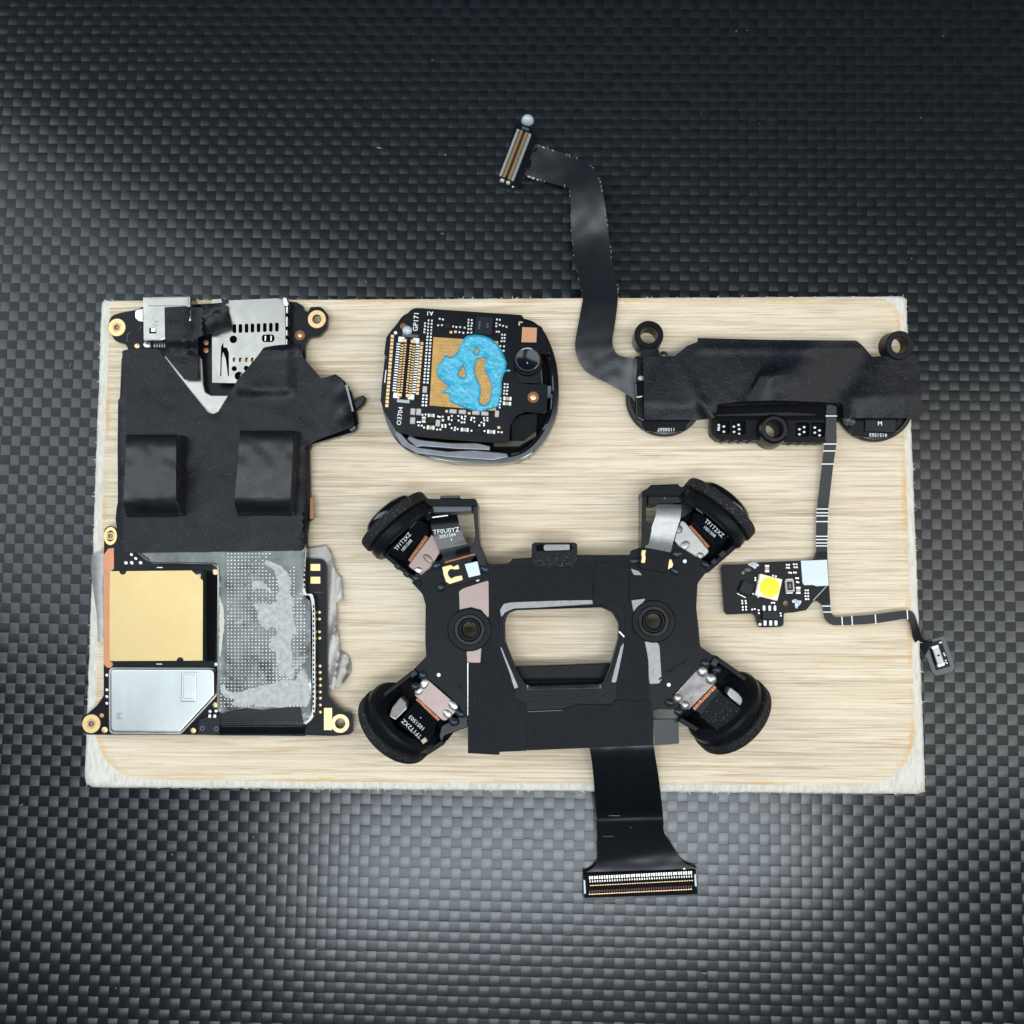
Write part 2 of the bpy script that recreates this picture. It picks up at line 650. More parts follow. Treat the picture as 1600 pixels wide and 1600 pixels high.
def text(name, s, cx, cy, h, size, rot, m, parent, squeeze=1.0, label=None):
    """flat print; size = height of a capital in px, rot = degrees counter-clockwise in the picture"""
    cu = bpy.data.curves.new(name, 'FONT')
    cu.body = s
    cu.size = size / 0.70 * PX
    cu.space_character = 1.06
    cu.align_x = 'CENTER'
    cu.align_y = 'CENTER'
    cu.resolution_u = 2
    cu.offset = 0.010 * size * PX
    o = bpy.data.objects.new(name + '_tmp', cu)
    COL.objects.link(o)
    dg = bpy.context.evaluated_depsgraph_get()
    me = bpy.data.meshes.new_from_object(o.evaluated_get(dg))
    bpy.data.objects.remove(o)
    bpy.data.curves.remove(cu)
    for v in me.vertices:
        v.co.x *= squeeze
    me.materials.clear()
    me.materials.append(m)
    me.name = name
    return link(name, me, parent, W(cx, cy, h), R(rot), label=label)

def strip(name, items, m, parent, kind='stuff', label=None):
    """many tiny boxes joined into one part: items = (cx,cy,w,l,h0,h1,rot)"""
    vs, fs = [], []
    c0 = W(items[0][0], items[0][1], items[0][5])
    for cx, cy, w, l, h0, h1, rot in items:
        p = W(cx, cy, h1)
        z0, z1 = ZW + h0 * PX, ZW + h1 * PX
        ca, sa = math.cos(R(rot)), math.sin(R(rot))
        b = len(vs)
        for z, k in ((z0, 1.0), (z1, 0.88)):
            for x, y in ((-1, -1), (1, -1), (1, 1), (-1, 1)):
                xx, yy = x * w / 2 * PX * k, y * l / 2 * PX * k
                vs.append(Vector((p.x + xx * ca - yy * sa, p.y + xx * sa + yy * ca, z)) - c0)
        fs += [(b + 4, b + 5, b + 6, b + 7), (b, b + 1, b + 5, b + 4), (b + 1, b + 2, b + 6, b + 5),
               (b + 2, b + 3, b + 7, b + 6), (b + 3, b, b + 4, b + 7)]
    me = mesh_from(name, vs, fs, m)
    return link(name, me, parent, c0, label=label, kind=kind)

def smd(cx, cy, w, l, h0, parent, rot=0.0, body='cap', hh=5.0, ends=True):
    """a chip component: body with bright end caps"""
    b = box('chip_component', cx, cy, w, l, h0, h0 + hh, M[body], parent, rot, 0.5)
    if ends:
        long_x = w >= l
        e = 0.24
        ca, sa = math.cos(R(rot)), math.sin(R(rot))
        for sgn in (-1, 1):
            d = (w if long_x else l) * (0.5 - e / 2) * sgn
            dx, dy = (d * ca, -d * sa) if long_x else (d * sa, d * ca)
            ww, ll = (w * e, l + 0.6) if long_x else (w + 0.6, l * e)
            me = box('end_cap', cx + dx, cy + dy, ww, ll, h0, h0 + hh + 0.3, M['solder'], parent, rot, 0.4)
    return b
# ================================================================ carbon fibre sheet
def carbon_material(name, along_y):
    m = bpy.data.materials.new(name)
    m.use_nodes = True
    N, L = m.node_tree.nodes, m.node_tree.links
    p = N['Principled BSDF']
    p.inputs['Roughness'].default_value = 0.44
    p.inputs['Anisotropic'].default_value = 0.9
    p.inputs['Specular IOR Level'].default_value = 0.54 if along_y else 0.13
    p.inputs['Coat Weight'].default_value = 0.36
    p.inputs['Coat Roughness'].default_value = 0.18
    tg = N.new('ShaderNodeCombineXYZ')
    tg.inputs[0].default_value = 1.0 if along_y else 0.0
    tg.inputs[1].default_value = 0.0 if along_y else 1.0
    L.new(tg.outputs[0], p.inputs['Tangent'])
    # the clear lacquer lies flat over the weave
    up_ = N.new('ShaderNodeCombineXYZ')
    up_.inputs[2].default_value = 1.0
    sp_ = N.new('ShaderNodeTexNoise')
    sp_.inputs['Scale'].default_value = 10000 / 1.6
    sp_.inputs['Detail'].default_value = 1
    bu_ = N.new('ShaderNodeBump')
    bu_.inputs['Strength'].default_value = 0.5
    bu_.inputs['Distance'].default_value = 0.10 * PX
    L.new(sp_.outputs['Fac'], bu_.inputs['Height'])
    geo_ = N.new('ShaderNodeNewGeometry')
    mv_ = N.new('ShaderNodeMix')
    mv_.data_type = 'VECTOR'
    mv_.inputs[0].default_value = 0.12
    L.new(up_.outputs[0], mv_.inputs[4])
    L.new(geo_.outputs['Normal'], mv_.inputs[5])
    nm_ = N.new('ShaderNodeVectorMath')
    nm_.operation = 'NORMALIZE'
    L.new(mv_.outputs[1], nm_.inputs[0])
    L.new(nm_.outputs[0], bu_.inputs['Normal'])
    L.new(bu_.outputs[0], p.inputs['Coat Normal'])
    tc = N.new('ShaderNodeTexCoord')
    L.new(tc.outputs['Object'], sp_.inputs['Vector'])
    mp = N.new('ShaderNodeMapping')
    mp.inputs['Scale'].default_value = (1, 0.08, 1) if along_y else (0.08, 1, 1)
    L.new(tc.outputs['Object'], mp.inputs['Vector'])
    n = N.new('ShaderNodeTexNoise')
    n.inputs['Scale'].default_value = 10000 / 2.2
    n.inputs['Detail'].default_value = 2
    L.new(mp.outputs[0], n.inputs['Vector'])
    n2 = N.new('ShaderNodeTexNoise')
    n2.inputs['Scale'].default_value = 10000 / 22.0
    n2.inputs['Detail'].default_value = 3
    L.new(tc.outputs['Object'], n2.inputs['Vector'])
    cr_ = N.new('ShaderNodeValToRGB')
    cr_.color_ramp.elements[0].position = 0.3
    cr_.color_ramp.elements[0].color = (0.002, 0.004, 0.006, 1)
    cr_.color_ramp.elements[1].position = 0.72
    cr_.color_ramp.elements[1].color = (0.006, 0.009, 0.011, 1)
    L.new(n2.outputs['Fac'], cr_.inputs[0])
    L.new(cr_.outputs[0], p.inputs['Base Color'])
    b = N.new('ShaderNodeBump')
    b.inputs['Strength'].default_value = 0.35
    b.inputs['Distance'].default_value = 0.35 * PX
    L.new(n.outputs['Fac'], b.inputs['Height'])
    L.new(b.outputs[0], p.inputs['Normal'])
    return m

def carbon_sheet():
    P = 16.5 * PX
    ang = R(-1.0)
    warp, weft = carbon_material('carbon_warp', True), carbon_material('carbon_weft', False)
    near, far = 62, 120
    rng = np.random.default_rng(3)
    verts, faces, mi = [], [], []
    base = 0
    for dense in (True, False):
        us, vs_ = (6, 5) if dense else (3, 3)       # across, along
        u = np.linspace(-1, 1, us + 1)
        if dense:
            u = np.array([-1, -0.86, -0.5, 0, 0.5, 0.86, 1.0])
        v = np.linspace(-1, 1, vs_ + 1)
        U, V = np.meshgrid(u, v, indexing='ij')
        hz = 0.032 * P * (1 - V ** 2) + 0.050 * P * (1 - np.abs(U) ** 4)
        fidx = []
        k1 = vs_ + 1
        for i in range(us):
            for j in range(vs_):
                fidx.append((i * k1 + j, (i + 1) * k1 + j, (i + 1) * k1 + j + 1, i * k1 + j + 1))
        fidx = np.array(fidx)
        I, J = np.meshgrid(np.arange(-far, far + 1), np.arange(-far, far + 1), indexing='ij')
        msk = (np.abs(I) <= near) & (np.abs(J) <= near)
        if not dense:
            msk = ~msk
        I, J = I[msk], J[msk]
        for par in (0, 1):
            sel = ((I + J) % 2) == par
            ii, jj = I[sel].astype(float), J[sel].astype(float)
            n = len(ii)
            wj = 1 + rng.normal(0, 0.015, n)
            lj = 1 + rng.normal(0, 0.02, n)
            zj = rng.normal(0, 0.006 * P, n)
            tx = rng.normal(0, 0.012, n)
            if par == 0:      # warp: fibres run along y
                X = U[None] * (0.485 * P * wj)[:, None, None]
                Y = V[None] * (0.53 * P * lj)[:, None, None]
            else:
                Y = U[None] * (0.485 * P * wj)[:, None, None]
                X = V[None] * (0.53 * P * lj)[:, None, None]
            Z = hz[None] + zj[:, None, None] + X * tx[:, None, None]
            X = X + (ii * P)[:, None, None] + (rng.normal(0, 0.012 * P, n))[:, None, None]
            Y = Y + (jj * P)[:, None, None] + (rng.normal(0, 0.012 * P, n))[:, None, None]
            pts = np.stack([X, Y, Z], -1).reshape(-1, 3)
            nv = (us + 1) * k1
            f = (fidx[None] + (np.arange(n) * nv)[:, None, None]).reshape(-1, 4) + base
            if par == 1:
                f = f[:, ::-1]
            verts.append(pts)
            faces.append(f)
            mi.append(np.full(len(f), par))
            base += len(pts)
    Vv = np.concatenate(verts)
    ca, sa = math.cos(ang), math.sin(ang)
    xy = Vv[:, :2].copy()
    Vv[:, 0] = xy[:, 0] * ca - xy[:, 1] * sa
    Vv[:, 1] = xy[:, 0] * sa + xy[:, 1] * ca
    Ff = np.concatenate(faces)
    Mm = np.concatenate(mi)
    # resin bed under the tows
    e = 0.60
    b = len(Vv)
    Vv = np.concatenate([Vv, [[-e, -e, -0.05 * P], [e, -e, -0.05 * P], [e, e, -0.05 * P], [-e, e, -0.05 * P]]])
    Ff = np.concatenate([Ff, [[b, b + 1, b + 2, b + 3]]])
    Mm = np.concatenate([Mm, [2]])
    me = bpy.data.meshes.new('carbon_fibre_sheet')
    me.vertices.add(len(Vv))
    me.vertices.foreach_set('co', Vv.astype(np.float32).ravel())
    me.loops.add(len(Ff) * 4)
    me.loops.foreach_set('vertex_index', Ff.astype(np.int32).ravel())
    me.polygons.add(len(Ff))
    me.polygons.foreach_set('loop_start', np.arange(0, len(Ff) * 4, 4, dtype=np.int32))
    me.polygons.foreach_set('material_index', Mm.astype(np.int32))
    me.polygons.foreach_set('use_smooth', np.ones(len(Ff), dtype=bool))
    me.materials.append(warp)
    me.materials.append(weft)
    me.materials.append(mat('black_resin', (0.006, 0.007, 0.009), 0.3))
    me.update(calc_edges=True)
    o = bpy.data.objects.new('carbon_fibre_sheet', me)
    COL.objects.link(o)
    o.location = (0, 0, -0.16 * P)
    o['kind'] = 'structure'
    o['label'] = 'black woven carbon fibre sheet under the wooden block'
    return o
carbon_sheet()

# ================================================================ wooden block
def wood_material():
    m = bpy.data.materials.new('pale_plywood')
    m.use_nodes = True
    N, L = m.node_tree.nodes, m.node_tree.links
    p = N['Principled BSDF']
    p.inputs['Roughness'].default_value = 0.62
    p.inputs['Specular IOR Level'].default_value = 0.3
    tc = N.new('ShaderNodeTexCoord')
    def mapped(sx, sy):
        mp = N.new('ShaderNodeMapping')
        mp.inputs['Scale'].default_value = (sx, sy, sx)
        L.new(tc.outputs['Object'], mp.inputs['Vector'])
        return mp.outputs[0]
    def noi(vec, size, detail=5.0, rough=0.6, dist=0.0):
        n = N.new('ShaderNodeTexNoise')
        n.inputs['Scale'].default_value = 10000 / size
        n.inputs['Detail'].default_value = detail
        n.inputs['Roughness'].default_value = rough
        n.inputs['Distortion'].default_value = dist
        L.new(vec, n.inputs['Vector'])
        return n.outputs['Fac']
    def ramp(src, els):
        r = N.new('ShaderNodeValToRGB')
        e = r.color_ramp.elements
        e[0].position, e[0].color = els[0][0], (*els[0][1], 1)
        e[1].position, e[1].color = els[-1][0], (*els[-1][1], 1)
        for pos, c in els[1:-1]:
            x = e.new(pos)
            x.color = (*c, 1)
        L.new(src, r.inputs[0])
        return r.outputs[0]
    def mix(a, b, fac, mode='MIX'):
        x = N.new('ShaderNodeMix')
        x.data_type = 'RGBA'
        x.blend_type = mode
        for s, v in ((x.inputs[6], a), (x.inputs[7], b)):
            if isinstance(v, tuple):
                s.default_value = (*v, 1)
            else:
                L.new(v, s)
        if isinstance(fac, float):
            x.inputs[0].default_value = fac
        else:
            L.new(fac, x.inputs[0])
        return x.outputs[2]
    g1 = noi(mapped(0.030, 1.0), 9, 9, 0.74, 0.1)      # broad grain bands
    g2 = noi(mapped(0.024, 1.0), 3.2, 8, 0.7)             # fine lines
    g3 = noi(mapped(0.045, 1.0), 30, 3, 0.5)               # warm patches
    base = ramp(g1, [(0.24, (0.46, 0.35, 0.235)), (0.40, (0.65, 0.54, 0.40)), (0.55, (0.75, 0.655, 0.505)), (0.78, (0.81, 0.72, 0.56))])
    lines = ramp(g2, [(0.37, (0.60, 0.54, 0.47)), (0.44, (0.90, 0.88, 0.86)), (0.5, (1.0, 1.0, 1.0)), (0.7, (1.07, 1.07, 1.07))])
    c = mix(base, lines, 0.62, 'MULTIPLY')
    # thin pores: contour lines of stretched noises
    for sx, size, wd, dark, seed in ((0.010, 7.0, 0.012, (0.66, 0.55, 0.43), 0.0), (0.016, 4.2, 0.016, (0.80, 0.72, 0.62), 3.0)):
        nn = noi(mapped(sx, 1.0), size, 2, 0.4)
        sub = N.new('ShaderNodeMath'); sub.operation = 'SUBTRACT'
        L.new(nn, sub.inputs[0]); sub.inputs[1].default_value = 0.5 + seed * 0.012
        ab = N.new('ShaderNodeMath'); ab.operation = 'ABSOLUTE'
        L.new(sub.outputs[0], ab.inputs[0])
        ln = ramp(ab.outputs[0], [(0.0, dark), (wd, dark), (wd * 2.2, (1, 1, 1))])
        c = mix(c, ln, 0.6, 'MULTIPLY')
    warm = ramp(g3, [(0.5, (0, 0, 0)), (0.75, (0.5, 0.5, 0.5))])
    c = mix(c, (0.62, 0.47, 0.28), warm)
    # sanded rim and the ochre line where it starts; 'rim' is how far past that line a point lies
    at = N.new('ShaderNodeAttribute')
    at.attribute_name = 'rim'
    rn = noi(mapped(1, 1), 16, 4)
    ad = N.new('ShaderNodeMath'); ad.operation = 'MULTIPLY_ADD'
    sb = N.new('ShaderNodeMath'); sb.operation = 'SUBTRACT'
    L.new(rn, sb.inputs[0]); sb.inputs[1].default_value = 0.5
    L.new(sb.outputs[0], ad.inputs[0]); ad.inputs[1].default_value = 0.22
    L.new(at.outputs['Fac'], ad.inputs[2])
    line = ramp(ad.outputs[0], [(0.09, (0, 0, 0)), (0.14, (0.9, 0.9, 0.9)), (0.22, (0.6, 0.6, 0.6)), (0.30, (0, 0, 0))])
    big = noi(mapped(1, 1), 120, 2)
    lg = ramp(big, [(0.42, (0.06, 0.06, 0.06)), (0.62, (0.75, 0.75, 0.75))])
    lm = mix(line, lg, 1.0, 'MULTIPLY')
    sanded = ramp(ad.outputs[0], [(0.17, (0, 0, 0)), (0.27, (1, 1, 1))])
    fib = ramp(noi(mapped(1.0, 0.25), 5, 4), [(0.3, (0.52, 0.485, 0.41)), (0.6, (0.68, 0.65, 0.58))])
    c = mix(c, fib, sanded)
    c = mix(c, (0.62, 0.34, 0.09), lm)
    L.new(c, p.inputs['Base Color'])
    b = N.new('ShaderNodeBump')
    b.inputs['Strength'].default_value = 0.5
    b.inputs['Distance'].default_value = 1.0 * PX
    L.new(g2, b.inputs['Height'])
    b2 = N.new('ShaderNodeBump')
    b2.inputs['Strength'].default_value = 0.5
    b2.inputs['Distance'].default_value = 2.0 * PX
    L.new(noi(mapped(1, 1), 6, 4), b2.inputs['Height'])
    L.new(b.outputs[0], b2.inputs['Normal'])
    L.new(b2.outputs[0], p.inputs['Normal'])
    return m

def wooden_block():
    # the four corners seen in the photograph; the rim is sanded away from an inner line
    c = [(159, 470), (1416, 463), (1446, 1241), (132, 1230)]
    inner = rnd([(173, 472, 10), (1404, 467, 40), (1431, 1227, 96), (147, 1217, 96)], 20, 14)
    inner = dens(inner, 7)
    outer_line = rnd([(c[0][0], c[0][1], 6), (c[1][0], c[1][1], 9), (c[2][0], c[2][1], 7), (c[3][0], c[3][1], 16)], 8, 5)
    cen = Vector((800, 850))
    def hit(p, poly):
        # where the ray from the middle through p leaves the outline
        d = (Vector(p) - cen)
        best = None
        for i in range(len(poly)):
            a, b = Vector(poly[i]), Vector(poly[(i + 1) % len(poly)])
            e = b - a
            den = d.x * e.y - d.y * e.x
            if abs(den) < 1e-9:
                continue
            ac = a - cen
            t = (ac.x * e.y - ac.y * e.x) / den
            s = (ac.x * d.y - ac.y * d.x) / den
            if t > 0 and -1e-6 <= s <= 1 + 1e-6 and (best is None or t < best):
                best = t
        return cen + d * best
    rings_, rims, hs = [], [], []
    n = len(inner)
    outer = [hit(p, outer_line) for p in inner]
    for k in range(7):
        u = k / 6
        rg = []
        for i in range(n):
            a, b = Vector(inner[i]), outer[i]
            v = a.lerp(b, u)
            if k == 6:
                d = (b - a).normalized() if (b - a).length > 1 else (b - cen).normalized()
                v = v + d * (mnoise.noise(Vector((b.x * .09, b.y * .09, 1))) * 1.1 + random.uniform(-.4, .4))
            rg.append(v)
        rings_.append(rg)
    vs, att, fs = [], [], []
    wc = W(800, 850, 0)
    def push(v, h, a):
        vs.append(W(v.x, v.y, h) - wc)
        att.append(a)
    # inner ring shrunk a little so that 'rim' starts at zero inside the line
    for s, a in ((0.90, 0.0), (0.975, 0.0)):
        for i in range(n):
            v = cen + (Vector(inner[i]) - cen) * s
            push(v, 0, a)
    for k in range(7):
        u = k / 6
        for i in range(n):
            wd = (outer[i] - Vector(inner[i])).length
            h = -(1.2 + wd * 0.09) * u ** 1.4
            if k == 6:
                h -= 1.6 + random.uniform(0, 1.2)
            push(rings_[k][i], h, 0.16 + 0.84 * min(1.0, u * (wd / 22.0)))
    nr = 9
    # side wall
    for z in (-14, -BLOCK):
        for i in range(n):
            t = vs[8 * n + i]
            vs.append(Vector((t.x, t.y, (z) * PX)))
            att.append(1.0)
    for k in range(nr + 1):
        for i in range(n):
            j = (i + 1) % n
            fs.append((k * n + i, k * n + j, (k + 1) * n + j, (k + 1) * n + i))
    fs.append(tuple(range(n)))
    me = mesh_from('wooden_block', vs, fs, wood_material())
    a = me.attributes.new('rim', 'FLOAT', 'POINT')
    a.data.foreach_set('value', att)
    bm = bmesh.new(); bm.from_mesh(me)
    bmesh.ops.recalc_face_normals(bm, faces=bm.faces)
    for f in bm.faces:
        if len(f.verts) > 8 and f.normal.z < 0:
            bmesh.ops.reverse_faces(bm, faces=bm.faces)
            break
    for f in bm.faces:
        f.smooth = len(f.verts) == 4
    bm.to_mesh(me); bm.free()
    t = thing('wooden_block', 'pale plywood block with sanded edges lying on the black woven sheet', 'wooden block', 800, 850, 0)
    bl = link('block', me, t, wc)
    # torn fibres standing off the sawn edge
    vs2, fs2 = [], []
    for i in range(0, n):
        for _ in range(2):
            if random.random() > 0.16:
                continue
            p = vs[8 * n + i] + wc
            j = (i + 1) % n
            p2 = vs[8 * n + j] + wc
            p = p.lerp(p2, random.random())
            out = (Vector((p.x, p.y)) - Vector((wc.x, wc.y))).normalized()
            dirn = Vector((out.x + random.uniform(-.9, .9), out.y + random.uniform(-.9, .9), random.uniform(-.5, .5))).normalized()
            ln = random.uniform(2.0, 6.5) * PX
            w_ = random.uniform(0.35, 0.9) * PX
            side = dirn.cross(Vector((0, 0, 1))).normalized() * w_
            b = len(vs2)
            pr = p - dirn * 1.5 * PX - wc
            pt = p + dirn * ln - wc
            upv = Vector((0, 0, w_))
            vs2 += [pr - side, pr + side, pr + upv, pt]
            fs2 += [(b, b + 1, b + 3), (b + 1, b + 2, b + 3), (b + 2, b, b + 3)]
    me2 = mesh_from('wood_fibres', vs2, fs2, mat('torn_wood_fibre', (0.80, 0.78, 0.72), 0.8))
    link('wood_fibres', me2, t, wc, kind='stuff')
wooden_block()

def dust():
    vs, fs = [], []
    rr = random.Random(5)
    for k in range(90):
        x, y = rr.uniform(5, 1595), rr.uniform(5, 1595)
        if 128 < x < 1452 and 456 < y < 1246:
            continue
        p = W(x, y, -BLOCK + 1.2)
        s_ = rr.choice((.45, .6, .8, 1.3)) * PX
        l_ = s_ * rr.choice((1, 1, 1.6, 5))
        a = rr.uniform(0, 6.28)
        ux = Vector((math.cos(a), math.sin(a), 0)) * l_
        uy = Vector((-math.sin(a), math.cos(a), 0)) * s_
        b = len(vs)
        vs += [p - ux, p + uy, p + ux, p - uy, p + Vector((0, 0, s_))]
        fs += [(b, b + 3, b + 4), (b + 3, b + 2, b + 4), (b + 2, b + 1, b + 4), (b + 1, b, b + 4)]
    me = mesh_from('dust', vs, fs, mat('pale_dust', (.22, .24, .25), .8))
    o = link('dust', me, None, (0, 0, 0), kind='stuff')
    o['label'] = 'pale dust specks and lint scattered over the carbon sheet'
    o['category'] = 'dust'
dust()
# ================================================================ left circuit board
BH = 22.0        # top of the board above the wood
def main_board():
    t = thing('circuit_board', 'large black circuit board with taped foam pads, square gold chip and steel shield',
              'circuit board', 330, 820, 0)
    outline = rnd([(168, 513, 10), (173, 493, 14), (192, 488, 6), (214, 484, 2), (222, 480, 2), (330, 474, 0), (452, 471, 2), (463, 472, 3),
                   (474, 478, 3), (475, 485, 4), (481, 489, 3), (485, 480, 3), (502, 479, 12), (513, 492, 10), (511, 513, 12),
                   (499, 525, 8), (483, 527, 10), (477, 540, 8), (477, 564, 8), (503, 592, 4), (536, 592, 8), (549, 612, 8),
                   (558, 646, 8), (560, 662, 6), (553, 671, 6), (489, 691, 10), (484, 704, 8), (485, 776, 0), (489, 778, 0), (489, 811, 0),
                   (483, 815, 0), (480, 835, 2), (481, 873, 2), (504, 873, 9), (510, 884, 6), (511, 1030, 2), (512, 1086, 8), (523, 1101, 8),
                   (536, 1112, 6), (549, 1114, 7), (551, 1122, 4), (551, 1143, 6), (546, 1148, 5), (522, 1150, 2), (480, 1149, 0),
                   (340, 1148, 0), (137, 1148, 6), (128, 1141, 8), (127, 1121, 10), (138, 1114, 6), (152, 1102, 8), (162, 1087, 8),
                   (162, 876, 2), (163, 826, 8), (172, 821, 8), (182, 826, 6), (184, 836, 2), (184, 700, 0), (190, 560, 6), (201, 546, 6),
                   (196, 537, 6), (180, 533, 10)], 4, 4)
    holes = [circ(182.5, 511.5, 6.6, 18), circ(495, 498.6, 7.2, 18), circ(172.5, 837.5, 6, 18), circ(142.5, 1131, 6.6, 18), circ(531.5, 1130.5, 7.8, 18)]
    b = prism('board', outline, BH - 9, BH, M['pcb'], t, bev=0.6, holes=holes, side=M['pcb_edge'])
    # the spacer frame and heat sink that carry the board
    prism('heat_sink', rnd([(212, 560), (470, 560), (470, 700), (476, 860), (492, 880), (492, 1140), (176, 1140), (176, 870), (196, 860), (200, 600)], 8),
          0, BH - 9.5, M['silver_m'], t, bev=1)
    for cx, cy, ro, ri, ry in ((182.5, 511.5, 14.2, 6.6, 14.6), (495, 498.6, 14.6, 7.2, 14.8), (172.5, 837.5, 10.6, 6.0, 14.6),
                               (142.5, 1131, 14.4, 6.6, 14.6), (531.5, 1130.5, 14.4, 7.8, 14.4)):
        rg = ring('screw_ring', cx, cy, ro, ri, BH - 0.5, BH + 1.4, M['gold'], t, bev=0.5, ry=ry)
        if ri > 7.5 or cx > 490:
            continue
        ring('hole_lip', cx, cy, ri + 0.2, ri - 2.0, BH - 6, BH + 0.6, M['gold'], rg, bev=0.5)
    prism('ground_pad', rect(506, 1106, 519, 1141), BH - .5, BH + 1.0, M['gold'], t, bev=0.3)
    prism('copper_strip', [(162, 867), (169, 857), (178, 856), (178, 889), (172, 895), (171, 1032), (176, 1036), (176, 1040), (173, 1044), (167, 1043), (162, 1038)],
          BH - 3, BH + 1.2, M['copper'], t, bev=0.3)
    for x, y in ((485, 881), (485, 901)):
        prism('contact_pad', rect(x, y, x + 15.5, y + 11), BH - .5, BH + 0.8, M['gold'], t, bev=0.3)
    # vias and test points
    for x, y in ((499, 956.5), (499, 967), (499, 987), (499.5, 997), (500, 1040.5), (500, 1050.5), (500.3, 1060.7), (500.3, 1070.7),
                 (500.3, 1081), (500.3, 1090.7), (500.3, 1101.5), (500.3, 1112.5)):
        dome('test_point', x, y, 2.7, BH - .2, 0.8, M['gold'], t)
    for x, y, r_ in ((205.5, 866.5, 2.6), (212.2, 872.6, 2.6), (196.8, 879.5, 2.9), (205.8, 879.3, 2.9), (219.7, 879.3, 2.9),
                     (167, 1055, 2.4), (167, 1078, 2.4), (167, 1088.5, 2.4), (167, 1099, 2.4), (328, 1111.5, 2.6), (337.5, 1111, 2.6),
                     (214.3, 540.5, 4.4)):
        dome('test_point', x, y, r_, BH - .2, 0.8, M['gold'] if r_ > 4 else M['solder'], t)
    dome('test_point', 163.5, 1140.5, 5, BH - .2, 0.9, M['gold'], t)
    dome('test_point', 302, 1141.5, 4.6, BH - .2, 0.9, M['gold'], t)
    dome('test_point', 159, 1118, 3.6, BH - .2, 0.7, M['copper'], t)
    dome('test_point', 336.5, 894.5, 6.2, BH - .2, 1.0, M['gold'], t)
    dome('test_point', 336.5, 1101.5, 4.6, BH - .2, 1.0, M['gold'], t)
    dome('test_point', 337.5, 1038, 3, BH - .2, 1.0, M['solder'], t)
    for x, y in ((249.5, 886.7), (248.5, 1037.5)):
        box('contact_pad', x, y, 9.5, 2.2, BH - .4, BH + 1, M['bright_edge'], t)
    rg = ring('test_ring', 468.5, 523.8, 8.2, 3.8, BH - .4, BH + 0.9, M['brown'], t, bev=0.3)
    dome('centre', 468.5, 523.8, 4.2, BH - .2, 1.3, M['gold'], rg)
    for x, y in ((322, 535.5), (322, 547.5)):
        dome('test_point', x, y, 4.4, BH - .2, 1.2, M['copper'], t)
    # fine silk-screen traces
    strip('printed_traces', [(198.5, 528, .7, 12, BH - .2, BH + .25, 0), (201, 521, .7, 7, BH - .2, BH + .25, -40),
                             (505, 925, .6, 1.5, BH - .2, BH + .25, 0), (497, 925.5, 14, .5, BH - .2, BH + .25, 0),
                             (219, 512, .6, 8, BH - .2, BH + .25, -25)], mat('faint_print', (0.12, 0.13, 0.15), 0.5), t)
    # --- gold lidded chip
    g = prism('memory_chip', rnd([(171, 892), (316.5, 891), (317, 1032), (171.5, 1032)], 3), BH - .5, BH + 21, M['ic'], t, bev=0.5,
              side=mat('chip_substrate', (0.045, 0.055, 0.045), 0.35))
    lid = [(171.5, 892.6)] + circ(192, 892.4, 5.6, 8, a0=0, a1=180)[::-1] + [(299, 891.4), (306, 897.5), (312, 898.5), (312, 902), (317, 907.5),
           (316.5, 1032)] + circ(281.5, 1032.4, 5.6, 8, a0=180, a1=360)[::-1] + [(173, 1032.8), (171, 1030.5)]
    prism('lid', lid, BH + 21, BH + 23.2, M['gold_lid'], g, bev=0)
    box('corner_mark', 311.5, 897.3, 3.4, 1.0, BH + 21, BH + 22, M['white'], g)
    box('corner_mark', 312.8, 899.6, 1.0, 4.4, BH + 21, BH + 22, M['white'], g)
    box('gap_shade', 330, 962, 16, 140, BH - .4, BH + .6, M['void'], g, bev=0)  # shade of the gap beside the chip, laid in as a near-black strip
    # --- shield can
    can = rnd([(171.5, 1045, 9), (335, 1045, 9), (335.5, 1086, 5), (281, 1145, 6), (171.5, 1144.5, 9)], 8, 5)
    prism('shield_frame', rnd([(169.5, 1042.6, 9), (338, 1043, 10), (339, 1088, 6), (283, 1147.5, 6), (170, 1147.2, 8)], 8, 5), BH - .3, BH + 5, M['steel'], t, bev=0.6)
    holes2 = []
    cn = prism('shield_can', can, BH - .3, BH + 13, M['can'], t, bev=3.2, seg=3)
    prism('raised_boss', rnd([(283, 1050, 2), (306.5, 1050, 2), (306, 1096.5, 2), (282, 1096.5, 2)], 3), BH + 12.6, BH + 14.6, M['can'], cn, bev=1.4, seg=2)
    prism('boss_floor', rnd([(286.5, 1053.5, 1), (302.5, 1053.5, 1), (302, 1092, 1), (286, 1092, 1)], 2), BH + 14.0, BH + 15.6, M['can'], cn, bev=1.4, seg=2)
    text('stamped_letter', 'M', 187, 1119, BH + 13.15, 9.5, 90, mat('etched_mark', (0.25, 0.27, 0.28), 0.6, 0.6), cn)
    # --- heat spreader with dimples and dried grease
    sp = [(205, 858, 0), (478, 852, 0), (471.5, 926, 3), (485, 940, 4), (487, 1118, 3), (474, 1128, 2), (470, 1104, 2), (440, 1106, 8), (410, 1109, 8),
          (385, 1106, 8), (360, 1111, 8), (345, 1115, 6), (339, 1104, 4), (340.5, 1000, 2), (341, 889, 7), (331, 881.5, 6), (240, 880.5, 6), (228, 875, 4), (212, 862, 2)]
    def hsp(x, y):
        return BH + 17 + 2.2 * mnoise.noise(Vector((x * .02, y * .02, 4))) + 0.7 * mnoise.noise(Vector((x * .07, y * .07, 9))) \
            - (2.0 * max(0, (x - 470) / 15)) + (1.5 * max(0, 1 - abs(x - 341) / 3) if y > 890 else 0)
    s_ = drape('heat_spreader', rnd(sp, 3, 4), hsp, M['spreader'], t, step=7, thick=3)
